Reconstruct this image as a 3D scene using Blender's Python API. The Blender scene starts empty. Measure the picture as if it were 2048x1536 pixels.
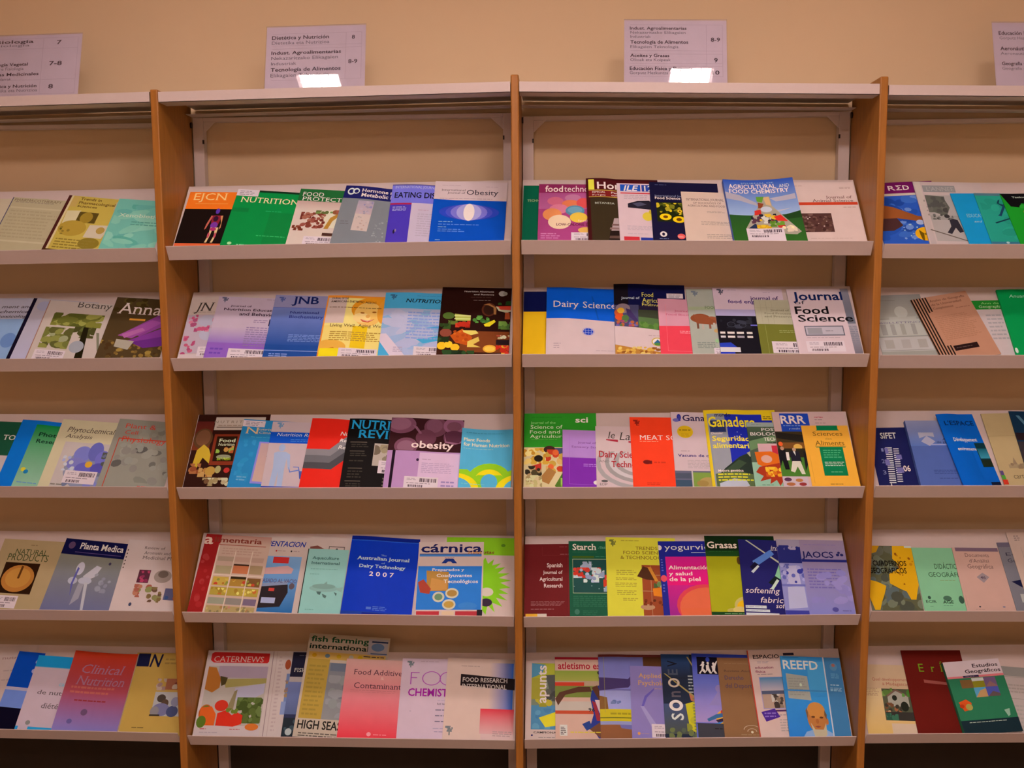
import bpy, math, random
from mathutils import Matrix, Vector
from mathutils.geometry import tessellate_polygon

scene = bpy.context.scene
COL = scene.collection

# ------------------------------------------------------------------ measures (metres)
cam = [0.1088, -2.74469, 1.64118, -0.0431, -0.1047, -0.00861, 1967.4097]
D = 0.25367
t = 0.02199
run = 0.20105
rise = 0.18374
lipd = 0.02088
lipz = 0.03645
lipin = -0.00082
zt = 2.16175
fa = 0.02834
upw = 0.03237
pan = [0.00566, 0.00507, 0.00467, 0.00318, -0.0038, -0.01311]
sh = [[[1.734, 1.7416], [1.4296, 1.4319], [1.0622, 1.0583], [0.694, 0.6889], [0.3292, 0.3171]], [[1.7451, 1.752], [1.4299, 1.4371], [1.0565, 1.0566], [0.6875, 0.6798], [0.3098, 0.3072]], [[1.7524, 1.7395], [1.4364, 1.4322], [1.0572, 1.0613], [0.6783, 0.6924], [0.3095, 0.3312]], [[1.7321, 1.7193], [1.4285, 1.4228], [1.0625, 1.0643], [0.7015, 0.7078], [0.3379, 0.356]]]
top = [[-0.007, 0.0074], [0.0063, 0.0183], [0.0182, -0.0048], [-0.0074, -0.0311]]

# ------------------------------------------------------------------ camera
cx, cy, cz, yaw, pitch, roll, focal = cam
_c, _s = math.cos(yaw), math.sin(yaw)
_r = Vector((_c, -_s, 0)); _f = Vector((_s, _c, 0))
_fw = _f * math.cos(pitch) + Vector((0, 0, 1)) * math.sin(pitch)
_up = -_f * math.sin(pitch) + Vector((0, 0, 1)) * math.cos(pitch)
_R = _r * math.cos(roll) + _up * math.sin(roll)
_U = -_r * math.sin(roll) + _up * math.cos(roll)
cd = bpy.data.cameras.new('camera'); co = bpy.data.objects.new('camera', cd); COL.objects.link(co)
cd.sensor_width = 36.0; cd.lens = focal * 36.0 / 2048.0; cd.clip_start = 0.05
co.matrix_world = Matrix(((_R.x, _U.x, -_fw.x, cx), (_R.y, _U.y, -_fw.y, cy), (_R.z, _U.z, -_fw.z, cz), (0, 0, 0, 1)))
scene.camera = co

# ------------------------------------------------------------------ world, exposure, lamp strengths
w = bpy.data.worlds.new('world'); scene.world = w; w.use_nodes = True
w.node_tree.nodes['Background'].inputs[0].default_value = (1.0, 0.75, 0.65, 1)
w.node_tree.nodes['Background'].inputs[1].default_value = 0.02
vs = scene.view_settings
vs.view_transform = 'Standard'; vs.look = 'None'; vs.gamma = 1.0; vs.exposure = -0.12; vs.use_curve_mapping = False
LAMP_COLOR = (1.0, 0.70, 0.65)
# (x, y, strength): two lamps over the rack, then the rows further into the room
LAMPS = [(-0.83, -0.90, 110.0), (0.665, -0.90, 110.0), (-0.15, -2.3, 78.0), (0.70, -2.3, 82.0), (-0.3, -3.9, 42.0), (0.8, -3.9, 42.0)]
CEIL = 3.10

# ------------------------------------------------------------------ colours
WHITE = 'd0a8a2'        # how plain white paper looks under these lamps
def lin(c):
    c /= 255.0
    return c / 12.92 if c <= 0.04045 else ((c + 0.055) / 1.055) ** 2.4
def _h(s): return [lin(int(s[i:i + 2], 16)) for i in (0, 2, 4)]
_W = _h(WHITE)
PAPER = 0.66
def col(s):
    return tuple(min(0.97, max(0.002, PAPER * a / b)) for a, b in zip(_h(s), _W))

# ------------------------------------------------------------------ materials
def mat(name, rgb, rough=0.5, spec=0.4, noise=0.0, scale=40.0, stretch=None, bump=0.0, metal=0.0, dark=0.8):
    m = bpy.data.materials.new(name); m.use_nodes = True
    nt = m.node_tree; b = nt.nodes['Principled BSDF']
    b.inputs['Roughness'].default_value = rough; b.inputs['Specular IOR Level'].default_value = spec; b.inputs['Metallic'].default_value = metal
    tc = nt.nodes.new('ShaderNodeTexCoord'); mp = nt.nodes.new('ShaderNodeMapping'); tx = nt.nodes.new('ShaderNodeTexNoise')
    mp.inputs['Scale'].default_value = stretch or (1, 1, 1)
    tx.inputs['Scale'].default_value = scale; tx.inputs['Detail'].default_value = 5.0
    nt.links.new(tc.outputs['Object'], mp.inputs['Vector']); nt.links.new(mp.outputs['Vector'], tx.inputs['Vector'])
    mx = nt.nodes.new('ShaderNodeMix'); mx.data_type = 'RGBA'
    mx.inputs[6].default_value = (*rgb, 1); mx.inputs[7].default_value = (*[c * dark for c in rgb], 1)
    mr = nt.nodes.new('ShaderNodeMapRange'); mr.inputs[1].default_value = 0.35; mr.inputs[2].default_value = 0.7; mr.inputs[3].default_value = 0.0; mr.inputs[4].default_value = noise
    nt.links.new(tx.outputs['Fac'], mr.inputs[0]); nt.links.new(mr.outputs[0], mx.inputs[0]); nt.links.new(mx.outputs[2], b.inputs['Base Color'])
    if bump:
        bp = nt.nodes.new('ShaderNodeBump'); bp.inputs['Strength'].default_value = bump; bp.inputs['Distance'].default_value = 0.002
        nt.links.new(tx.outputs['Fac'], bp.inputs['Height']); nt.links.new(bp.outputs['Normal'], b.inputs['Normal'])
    return m
M_WHITE = mat('white_enamel', (0.627, 0.610, 0.602), 0.38, 0.4, 0.25, 90, bump=0.02, dark=0.93)
M_WALL = mat('cream_wall_paint', (0.676, 0.577, 0.371), 0.85, 0.2, 0.4, 6, bump=0.06, dark=0.95)
M_ROOM = mat('room_paint', (0.75, 0.55, 0.36), 0.9, 0.2, 0.3, 4, dark=0.95)
M_WOOD = mat('beech_wood', (0.388, 0.177, 0.028), 0.42, 0.4, 0.9, 14, (9, 9, 0.7), 0.03, dark=0.78)
M_FLOOR = mat('brown_floor', (0.26, 0.20, 0.14), 0.5, 0.4, 0.5, 12)
M_BASE = mat('dark_skirting', (0.035, 0.03, 0.022), 0.6, 0.3, 0.5, 20)
M_DARK = mat('black_metal', (0.012, 0.01, 0.01), 0.4, 0.4, 0.3, 60)
M_PAGES = mat('page_edges', (0.72, 0.70, 0.66), 0.8, 0.2, 0.6, 30, (1, 1, 60), 0.0, dark=0.8)
M_HOUSE = mat('lamp_housing', (0.6, 0.6, 0.6), 0.3, 0.5, 0.2, 30)
def print_mat():
    m = bpy.data.materials.new('printed_paper'); m.use_nodes = True; nt = m.node_tree; b = nt.nodes['Principled BSDF']
    a = nt.nodes.new('ShaderNodeAttribute'); a.attribute_name = 'ink'
    tc = nt.nodes.new('ShaderNodeTexCoord'); tx = nt.nodes.new('ShaderNodeTexNoise'); tx.inputs['Scale'].default_value = 25
    mr = nt.nodes.new('ShaderNodeMapRange'); mr.inputs[3].default_value = 0.94; mr.inputs[4].default_value = 1.05
    mu = nt.nodes.new('ShaderNodeVectorMath'); mu.operation = 'SCALE'
    nt.links.new(tc.outputs['Object'], tx.inputs['Vector']); nt.links.new(tx.outputs['Fac'], mr.inputs[0])
    nt.links.new(a.outputs['Color'], mu.inputs[0]); nt.links.new(mr.outputs[0], mu.inputs['Scale']); nt.links.new(mu.outputs['Vector'], b.inputs['Base Color'])
    b.inputs['Roughness'].default_value = 0.45; b.inputs['Specular IOR Level'].default_value = 0.07
    return m
M_PRINT = print_mat()
def acrylic_mat():
    m = bpy.data.materials.new('clear_acrylic'); m.use_nodes = True; nt = m.node_tree
    for n in list(nt.nodes): nt.nodes.remove(n)
    o = nt.nodes.new('ShaderNodeOutputMaterial'); t_ = nt.nodes.new('ShaderNodeBsdfTransparent'); g = nt.nodes.new('ShaderNodeBsdfGlossy'); fr = nt.nodes.new('ShaderNodeFresnel'); mx = nt.nodes.new('ShaderNodeMixShader')
    t_.inputs[0].default_value = (0.97, 0.97, 0.97, 1); g.inputs['Roughness'].default_value = 0.02; fr.inputs['IOR'].default_value = 1.46
    nt.links.new(fr.outputs[0], mx.inputs[0]); nt.links.new(t_.outputs[0], mx.inputs[1]); nt.links.new(g.outputs[0], mx.inputs[2]); nt.links.new(mx.outputs[0], o.inputs[0])
    return m
M_ACRYL = acrylic_mat()
def lamp_mat(name, strength):
    m = bpy.data.materials.new(name); m.use_nodes = True; nt = m.node_tree; b = nt.nodes['Principled BSDF']
    b.inputs['Base Color'].default_value = (0.9, 0.9, 0.9, 1)
    b.inputs['Emission Color'].default_value = (*LAMP_COLOR, 1); b.inputs['Emission Strength'].default_value = strength
    return m

# ------------------------------------------------------------------ mesh helpers
def new_obj(name, verts, faces, m, parent=None, smooth=False):
    me = bpy.data.meshes.new(name); me.from_pydata([tuple(v) for v in verts], [], faces); me.materials.append(m); me.validate(); me.update()
    o = bpy.data.objects.new(name, me); COL.objects.link(o)
    if parent: o.parent = parent
    return o
class MB:
    def __init__(s): s.v = []; s.f = []
    def hexa(s, p):                     # 8 points: bottom ring 0-3, top ring 4-7
        b = len(s.v); s.v += [tuple(x) for x in p]
        s.f += [tuple(b + i for i in q) for q in ((3, 2, 1, 0), (4, 5, 6, 7), (0, 1, 5, 4), (1, 2, 6, 5), (2, 3, 7, 6), (3, 0, 4, 7))]
    def box(s, x0, x1, y0, y1, z0, z1):
        s.hexa([(x0, y0, z0), (x1, y0, z0), (x1, y1, z0), (x0, y1, z0), (x0, y0, z1), (x1, y0, z1), (x1, y1, z1), (x0, y1, z1)])
    def prism(s, a, b):                 # two matching rings of points
        n = len(a); k = len(s.v); s.v += [tuple(x) for x in a] + [tuple(x) for x in b]
        s.f += [tuple(k + i for i in range(n))[::-1], tuple(k + n + i for i in range(n))]
        s.f += [(k + i, k + (i + 1) % n, k + n + (i + 1) % n, k + n + i) for i in range(n)]
    def build(s, name, m, parent=None, bevel=0.0):
        o = new_obj(name, s.v, s.f, m, parent)
        if bevel:
            md = o.modifiers.new('edges', 'BEVEL'); md.width = bevel; md.segments = 2; md.limit_method = 'ANGLE'
        return o
def empty(name, loc=(0, 0, 0)):
    o = bpy.data.objects.new(name, None); o.location = loc; o.empty_display_size = 0.05; COL.objects.link(o); return o
def tag(o, label, cat, group=None):
    o['label'] = label; o['category'] = cat
    if group: o['group'] = group
    return o
def struct(name, mb, m):
    o = mb.build(name, m); o['kind'] = 'structure'; return o
def place(mb, origin):
    mb.v = [(v[0] - origin[0], v[1] - origin[1], v[2] - origin[2]) for v in mb.v]; return mb

# ------------------------------------------------------------------ the room
WY = D + 0.034
b = MB(); b.box(-3.0, 3.0, WY, WY + 0.1, 0, CEIL); struct('wall_back', b, M_WALL)
b = MB(); b.box(-3.1, -3.0, -4.6, WY + 0.1, 0, CEIL); struct('wall_left', b, M_ROOM)
b = MB(); b.box(3.0, 3.1, -4.6, WY + 0.1, 0, CEIL); struct('wall_right', b, M_ROOM)
b = MB(); b.box(-3.1, 3.1, -4.7, -4.6, 0, CEIL); struct('wall_front', b, M_ROOM)
b = MB(); b.box(-3.1, 3.1, -4.7, WY + 0.1, -0.1, 0); struct('floor', b, M_FLOOR)
b = MB(); b.box(-3.1, 3.1, -4.7, WY + 0.1, CEIL, CEIL + 0.1); struct('ceiling', b, M_ROOM)
b = MB(); b.box(-3.0, 3.0, WY - 0.012, WY, 0, 0.30); struct('baseboard_back', b, M_BASE)

# ------------------------------------------------------------------ ceiling lamps: a square recess with four bare tubes
PLACES = ['over the middle left rack', 'over the middle right rack', 'in the second row, on the left', 'in the second row, on the right', 'in the last row, on the left', 'in the last row, on the right']
for i, (lx, ly, power) in enumerate(LAMPS):
    t_ = empty('ceiling_light', (lx, ly, CEIL)); tag(t_, 'square ceiling light with four glowing strips, ' + PLACES[i], 'ceiling light', 'ceiling lights')
    k_ = 1.0 if ly > -2 else 2.2        # the lamps further into the room are larger
    b = MB()
    for s in (-1, 1):
        b.box(*sorted((s * 0.085 * k_, s * 0.10 * k_)), -0.12 * k_, 0.12 * k_, -0.03, 0.0); b.box(-0.085 * k_, 0.085 * k_, *sorted((s * 0.105 * k_, s * 0.12 * k_)), -0.03, 0.0)
    b.box(-0.085 * k_, 0.085 * k_, -0.105 * k_, 0.105 * k_, -0.003, 0.0)
    b.build('housing', M_HOUSE, t_)
    ml = lamp_mat('lamp_tube', power)
    for k in range(4):
        x = (-0.06 + 0.04 * k) * k_
        b = MB(); b.box(x - 0.017 * k_, x + 0.017 * k_, -0.10 * k_, 0.10 * k_, -0.016, -0.008); b.build('tube', ml, t_, 0.003)

# ------------------------------------------------------------------ wooden divider boards
def pan_x(i, z):
    a = (z - (zt - 1.87)) / 1.87
    return (i - 1) + pan[2 * i] * a + pan[2 * i + 1] * (1 - a)
DIV = ['light wooden divider board between the far left and middle left racks', 'light wooden divider board in the middle, between the two middle racks', 'light wooden divider board between the middle right and far right racks']
for i in range(3):
    z1 = zt + (0.006, 0.029, 0.007)[i] + 0.008
    x0, x1 = pan_x(i, 0), pan_x(i, z1); h = t / 2
    t_ = empty('divider_board', (x0, D / 2, 0)); tag(t_, DIV[i], 'divider board', 'wooden divider boards')
    b = MB(); b.hexa([(x0 - h, 0, 0), (x0 + h, 0, 0), (x0 + h, D, 0), (x0 - h, D, 0), (x1 - h, 0, z1), (x1 + h, 0, z1), (x1 + h, D, z1), (x1 - h, D, z1)])
    place(b, t_.location).build('board', M_WOOD, t_, 0.0035)
    for s in ((1,), (1,), (-1,))[i]:
        zb = zt - 0.047; xb = pan_x(i, zb) + s * h
        b = MB(); n = 12
        r0 = [(xb, D - 0.012 + 0.006 * math.cos(6.283 * k / n), zb + 0.009 * math.sin(6.283 * k / n)) for k in range(n)]
        b.prism(r0, [(p[0] + s * 0.005, p[1], p[2]) for p in r0]); place(b, t_.location).build('bolt', M_DARK, t_)

# ------------------------------------------------------------------ the four racks
def bay_x(bay, z, side):
    if side == 0: return -1.985 if bay == 0 else pan_x(bay - 1, z) + t / 2
    return 1.985 if bay == 3 else pan_x(bay, z) - t / 2
def shelf_basis(bay, s):
    hL, hR = sh[bay][s]
    O = Vector((bay - 2.0, lipin + lipd, hL - lipz)); ex = Vector((1, 0, hR - hL)).normalized()
    es = Vector((0, run - lipd, rise + lipz)).normalized(); es = (es - ex * ex.dot(es)).normalized()
    return O, ex, es, ex.cross(es)
PLATE = math.hypot(run - lipd, rise + lipz)
WHERE = ['far left', 'middle left', 'middle right', 'far right']
RACKS = ['white metal magazine rack at the far left, left of the left wooden divider', 'white metal magazine rack between the left and middle wooden dividers', 'white metal magazine rack between the middle and right wooden dividers', 'white metal magazine rack at the far right, right of the right wooden divider']
for bay in range(4):
    org = Vector((bay - 1.5, D, 0)); rk = empty('magazine_rack', org); tag(rk, RACKS[bay], 'magazine rack', 'white metal magazine racks')
    tl, tr = top[bay]
    def tz(x): return zt + tl + (tr - tl) * (x - (bay - 2.0))
    # folded sheet top board
    xa, xb = bay_x(bay, zt, 0) + 0.0015, bay_x(bay, zt, 1) - 0.0015
    b = MB(); za, zb = tz(xa), tz(xb)
    def slab(y0, y1, d0, d1):
        b.hexa([(xa, y0, za - d0), (xb, y0, zb - d0), (xb, y1, zb - d0), (xa, y1, za - d0), (xa, y0, za - d1), (xb, y0, zb - d1), (xb, y1, zb - d1), (xa, y1, za - d1)])
    slab(lipin, D + 0.03, 0.0015, 0.0); slab(lipin, lipin + 0.0015, fa, 0.0015); slab(lipin, lipin + 0.06, fa, fa - 0.0015); slab(D - 0.05, D - 0.0005, fa, fa - 0.0015); slab(lipin + 0.0585, lipin + 0.06, fa - 0.0015, fa - 0.008)
    place(b, org).build('top_board', M_WHITE, rk)
    # back frame: two uprights, top and bottom rail, corner gussets
    b = MB(); y0, y1 = D + 0.0005, D + 0.03; zr = min(za, zb) - fa - 0.001
    def up(side):
        sgn = 1 if side == 0 else -1
        xt_, xb_ = bay_x(bay, zr, side) + sgn * 0.002, bay_x(bay, 0, side) + sgn * 0.002
        p, q = sorted((xb_, xb_ + sgn * upw)); p2, q2 = sorted((xt_, xt_ + sgn * upw))
        b.hexa([(p, y0, 0), (q, y0, 0), (q, y1, 0), (p, y1, 0), (p2, y0, zr), (q2, y0, zr), (q2, y1, zr), (p2, y1, zr)])
        xi = xt_ + sgn * upw; g = [(xi, y0 + 0.002, zr - 0.012), (xi + sgn * 0.038, y0 + 0.002, zr - 0.012), (xi, y0 + 0.002, zr - 0.048)]
        b.prism(g, [(v[0], v[1] + 0.003, v[2]) for v in g])
        return xi
    xl = up(0); xr = up(1)
    b.box(xl, xr, y0, y1, zr - 0.012, zr); b.box(xl, xr, y0, y1, 0.02, 0.05)
    place(b, org).build('back_frame', M_WHITE, rk, 0.0012)
    for xi, sgn in ((xl, 1), (xr, -1)):
        b = MB(); b.box(*sorted((xi - sgn * 0.004, xi + sgn * 0.0008)), y0 - 0.0006, y0 + 0.004, zr - 0.078, zr - 0.066); place(b, org).build('slot', M_DARK, rk)
    # sloping shelves
    for s in range(5):
        O, ex, es, en = shelf_basis(bay, s)
        hz = sh[bay][s][0]
        xa, xb = bay_x(bay, hz, 0) + 0.004, bay_x(bay, hz, 1) - 0.004
        er = Vector((0, run - lipd, rise + lipz)).normalized(); slope = sh[bay][s][1] - hz
        def P(x, ss, nn): return Vector((x, lipin + lipd + er.y * ss - er.z * nn, hz - lipz + slope * (x - (bay - 2.0)) + er.z * ss + er.y * nn)) - org
        b = MB()
        b.hexa([P(xa, 0, -0.0015), P(xb, 0, -0.0015), P(xb, PLATE, -0.0015), P(xa, PLATE, -0.0015), P(xa, 0, 0), P(xb, 0, 0), P(xb, PLATE, 0), P(xa, PLATE, 0)])
        b.hexa([P(xa, PLATE - 0.0015, -0.014), P(xb, PLATE - 0.0015, -0.014), P(xb, PLATE, -0.014), P(xa, PLATE, -0.014), P(xa, PLATE - 0.0015, -0.0015), P(xb, PLATE - 0.0015, -0.0015), P(xb, PLATE, -0.0015), P(xa, PLATE, -0.0015)])
        # hooks that carry the shelf on the uprights
        zc = P(0, PLATE, 0).z - 0.035
        for xh in (xa + 0.010, xb - 0.014):
            b.box(xh - org.x, xh - org.x + 0.004, -0.068, 0.0, P(xh, PLATE, 0).z - 0.05, P(xh, PLATE, 0).z - 0.018)
        pl = b.build('shelf', M_WHITE, rk)
        lv = Vector((0, -lipd, lipz))
        def Q(x, k, o): return P(x, 0, 0) + lv * k + Vector((0, -lipz, -lipd)).normalized() * o
        b = MB()
        b.hexa([Q(xa, -0.03, 0.0012), Q(xb, -0.03, 0.0012), Q(xb, -0.03, 0), Q(xa, -0.03, 0), Q(xa, 1, 0.0012), Q(xb, 1, 0.0012), Q(xb, 1, -0.001), Q(xa, 1, -0.001)])
        b.build('lip', M_WHITE, pl)

# ------------------------------------------------------------------ printed matter
_txt = {}
def glyphs(text, style):
    key = (text, style.replace('v', ''))
    if key in _txt: return _txt[key]
    cu = bpy.data.curves.new('t', 'FONT'); cu.body = text; cu.size = 1.0; cu.resolution_u = 2; cu.fill_mode = 'FRONT'
    cu.offset = 0.02 if 'B' in style else 0.016 if 'b' in style else 0.0
    if 'i' in style: cu.shear = 0.22
    ob = bpy.data.objects.new('t', cu); COL.objects.link(ob)
    me = ob.to_mesh(); me.calc_loop_triangles()
    vs_ = [(v.co.x, v.co.y) for v in me.vertices]; tris = [[vs_[i] for i in tr.vertices] for tr in me.loop_triangles]
    if 's' in style:                    # serifs on the stem ends
        cnt = {}
        for tr in me.loop_triangles:
            a = tr.vertices
            for k in range(3):
                e = tuple(sorted((tuple(round(c, 4) for c in vs_[a[k]]), tuple(round(c, 4) for c in vs_[a[(k + 1) % 3]]))))
                cnt.setdefault(e, []).append(vs_[a[(k + 2) % 3]])
        for e, o in cnt.items():
            if len(o) == 1 and abs(e[0][1] - e[1][1]) < 2e-3 and 0.035 < abs(e[0][0] - e[1][0]) < 0.17:
                xa, xb = sorted((e[0][0], e[1][0])); y = e[0][1]; d = 0.035 if o[0][1] > y else -0.035
                tris.append([(xa - 0.05, y), (xb + 0.05, y), (xb + 0.05, y + d)]); tris.append([(xa - 0.05, y), (xb + 0.05, y + d), (xa - 0.05, y + d)])
    ob.to_mesh_clear(); bpy.data.objects.remove(ob); bpy.data.curves.remove(cu)
    xs = [p[0] for tr in tris for p in tr] or [0, 1]
    capital = any(ch.isupper() or ch.isdigit() or ch in 'bdfhklti' for ch in text)
    _txt[key] = (tris, min(xs), max(xs), 0.73 if capital else 0.53)
    return _txt[key]

LAYER = 0.00003
class Art:
    """flat ink polygons on one sheet: w x h metres, hid metres at the foot covered by the shelf lip"""
    def __init__(s, w, wn, h, hid, f=None, cuts=None, z=0.0):
        s.w, s.wn, s.h, s.hid, s.f, s.cuts, s.z = w, wn, h, hid, None, cuts, z
        if f:
            nd = [0.0] + [c for c in cuts if 0 < c < w - 1e-6] + [w]
            def pl(q):              # the sheet bends in flat facets between the nodes
                q = min(max(q, 0.0), w)
                for p0, p1 in zip(nd, nd[1:]):
                    if q <= p1: return f(p0) + (f(p1) - f(p0)) * (q - p0) / (p1 - p0)
                return f(w)
            s.f = pl
        s.n = 0; s.V = {}; s.rng = random.Random(1)
    def X(s, u): return u * s.wn
    def Y(s, v):
        if v >= 0.999: return 0.0
        return s.hid + (1 - v) * (s.h - s.hid)
    def clip(s, poly, ax, lim, sgn):
        out = []
        for i in range(len(poly)):
            a, b = poly[i - 1], poly[i]; da, db = sgn * (a[ax] - lim), sgn * (b[ax] - lim)
            if (da < 0) != (db < 0):
                k = da / (da - db); out.append(tuple(p + (q - p) * k for p, q in zip(a, b)))
            if db >= 0: out.append(b)
        return out
    def put(s, tgt, poly, box=None):
        x0, x1, y0, y1 = box or (0, s.w, 0, s.h)
        x0, x1, y0, y1 = max(x0, 0), min(x1, s.w), max(y0, 0), min(y1, s.h)
        for ax, lim, sg in ((0, x0, 1), (0, x1, -1), (1, y0, 1), (1, y1, -1)):
            if len(poly) < 3: return
            if any(sg * (p[ax] - lim) < 0 for p in poly): poly = s.clip(poly, ax, lim, sg)
        if len(poly) < 3: return
        parts = [poly]
        if s.f:
            for c in s.cuts:
                nx = []
                for p in parts:
                    if min(q[0] for q in p) < c - 1e-6 and max(q[0] for q in p) > c + 1e-6:
                        nx += [s.clip(p, 0, c, -1), s.clip(p, 0, c, 1)]
                    else: nx.append(p)
                parts = nx
        V, F, Cc = s.V.setdefault(tgt, ([], [], []))
        zz = s.z + s.n * LAYER
        for p in parts:
            if len(p) < 3: continue
            k = len(V); V += [(q[0], q[1], zz + (s.f(q[0]) if s.f else 0)) for q in p]; F.append(tuple(range(k, k + len(p)))); Cc += [q[2:5] for q in p]
    def rect(s, tgt, u0, v0, u1, v1, c, box=None):
        xa, xb, ya, yb = s.X(u0), s.X(u1), s.Y(v1), s.Y(v0)
        if xb - xa < 1e-6 or yb - ya < 1e-6: return
        s.put(tgt, [(xa, ya, *c), (xb, ya, *c), (xb, yb, *c), (xa, yb, *c)], box)
    def ell(s, tgt, u, v, ru, rv, c, box=None, n=14, ang=0.0):
        x, y = s.X(u), s.hid + (1 - v) * (s.h - s.hid); rx, ry = ru * s.wn, rv * (s.h - s.hid)
        ca, sa = math.cos(ang), math.sin(ang)
        pts = []
        for k in range(n):
            a = 6.28319 * k / n; px, py = rx * math.cos(a), ry * math.sin(a); pts.append((x + px * ca - py * sa, y + px * sa + py * ca, *c))
        s.put(tgt, pts, box)
    def op(s, o, tgt):
        k = o[0]
        if k == 'I':
            s.pics = getattr(s, 'pics', 0) + 1
            for q in o[1]: s.op(q, 'cover_picture#%d' % s.pics)
            return
        s.n += 1
        if k == 'R': s.rect(tgt, *o[1:5], col(o[5]))
        elif k == 'G':
            _, u0, v0, u1, v1, a, b_, d = o; a, b_ = col(a), col(b_); xa, xb, ya, yb = s.X(u0), s.X(u1), s.Y(v1), s.Y(v0)
            if d == 'v': s.put(tgt, [(xa, ya, *b_), (xb, ya, *b_), (xb, yb, *a), (xa, yb, *a)])
            else: s.put(tgt, [(xa, ya, *a), (xb, ya, *b_), (xb, yb, *b_), (xa, yb, *a)])
        elif k == 'E': s.ell(tgt, *o[1:5], col(o[5]), n=24)
        elif k == 'O':
            _, u, v, ru, rv, th, c = o; c = col(c); n = 28
            for j in range(n):
                q = []
                for jj, rr in ((j, 1), (j + 1, 1), (j + 1, 1 - th / ru), (j, 1 - th / ru)):
                    a = 6.28319 * jj / n; q.append((s.X(u) + ru * rr * s.wn * math.cos(a), s.hid + (1 - v) * (s.h - s.hid) + rv * rr * (s.h - s.hid) * math.sin(a), *c))
                s.put(tgt, q)
        elif k == 'P':
            c = col(o[2]); pts = [(s.X(u), s.Y(v)) for u, v in o[1]]
            for tr in tessellate_polygon([[Vector((x, y, 0)) for x, y in pts]]): s.put(tgt, [(*pts[i], *c) for i in tr])
        elif k == 'T':
            _, u0, v0, u1, v1, text, c, st = o; tris, xa, xb, cap = glyphs(text, st); c = col(c)
            X0, X1, Y0, Y1 = s.X(u0), s.X(u1), s.Y(v1), s.Y(v0)
            for tr in tris:
                if 'v' in st: q = [(X1 - y / cap * (X1 - X0), Y0 + (x - xa) / (xb - xa) * (Y1 - Y0), *c) for x, y in tr]
                else: q = [(X0 + (x - xa) / (xb - xa) * (X1 - X0), Y0 + y / cap * (Y1 - Y0), *c) for x, y in tr]
                s.put('title' if tgt == 'front_cover' else tgt, q)
        elif k == 'F':
            _, u0, v0, u1, v1, n, c = o; c = col(c); rg = random.Random(int(u0 * 991 + v0 * 7919 + n))
            for j in range(n):
                va = v0 + (v1 - v0) * (j + 0.25) / n; vb = v0 + (v1 - v0) * (j + 0.68) / n; u = u0; end = u0 + (u1 - u0) * rg.uniform(0.78, 1.0)
                while u < end - 0.01:
                    e = min(end, u + rg.uniform(0.025, 0.085)); s.rect(tgt, u, va, e, vb, c); u = e + 0.012
        elif k == 'N':
            u0, v0, u1, v1, n, sz, cs, seed = o[1:9]; asp = o[9] if len(o) > 9 else 1.2
            rg = random.Random(seed); box = (s.X(u0), s.X(u1), s.Y(v1), s.Y(v0))
            for j in range(n):
                r = sz * rg.uniform(0.55, 1.15); s.n += 0.12
                s.ell(tgt, rg.uniform(u0, u1), rg.uniform(v0, v1), r * rg.uniform(0.8, asp), r * 0.85, col(rg.choice(cs)), box, 9, rg.uniform(-0.7, 0.7))
        elif k in 'SK':
            tg = 'barcode_sticker' if k == 'S' else 'name_sticker'; u0, v0, u1, v1 = o[1:5]; U = lambda a: u0 + (u1 - u0) * a; Vv = lambda a: v0 + (v1 - v0) * a
            s.n += 1; s.rect(tg, u0, v0, u1, v1, col('dcb8bc')); s.n += 1; d = col('4c3c48'); rg = random.Random(int(u0 * 100 + v0 * 1000))
            if k == 'S':
                x = 0.46
                while x < 0.92:
                    e = x + rg.choice((0.012, 0.02, 0.03)); s.rect(tg, U(x), Vv(0.12), U(e), Vv(0.45), d); x = e + rg.choice((0.012, 0.02))
                x = 0.12
                while x < 0.55:
                    e = x + rg.choice((0.012, 0.02, 0.03)); s.rect(tg, U(x), Vv(0.72), U(e), Vv(0.93), d); x = e + rg.choice((0.012, 0.02))
                s.op(('F', U(0.08), Vv(0.52), U(0.9), Vv(0.64), 1, '806c78'), tg); s.op(('F', U(0.08), Vv(0.12), U(0.38), Vv(0.36), 2, 'a8909c'), tg)
            else: s.op(('F', U(0.12), Vv(0.15), U(0.88), Vv(0.9), 3, '8c7c88'), tg)
    def build(s, name, parent, m=None):
        V, F, Cc = s.V[name]
        o = new_obj_ink(name.split('#')[0], V, F, Cc, parent, m); return o
def new_obj_ink(name, V, F, Cc, parent, m=None):
    me = bpy.data.meshes.new(name); me.from_pydata(V, [], F); me.materials.append(m or M_PRINT)
    at = me.color_attributes.new('ink', 'FLOAT_COLOR', 'CORNER')
    flat = []
    for f in F:
        for i in f: flat += [*Cc[i], 1.0]
    at.data.foreach_set('color', flat); me.update()
    o = bpy.data.objects.new(name, me); COL.objects.link(o); o.parent = parent
    return o

def R(*a): return ('R',) + a
def G(*a): return ('G',) + a
def E(*a): return ('E',) + a
def O(*a): return ('O',) + a
def P(*a): return ('P',) + a
def T(*a): return ('T',) + a
def F(*a): return ('F',) + a
def N(*a): return ('N',) + a
def S(*a): return ('S',) + a
def K(*a): return ('K',) + a
def I(*a): return ('I', a)

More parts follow.
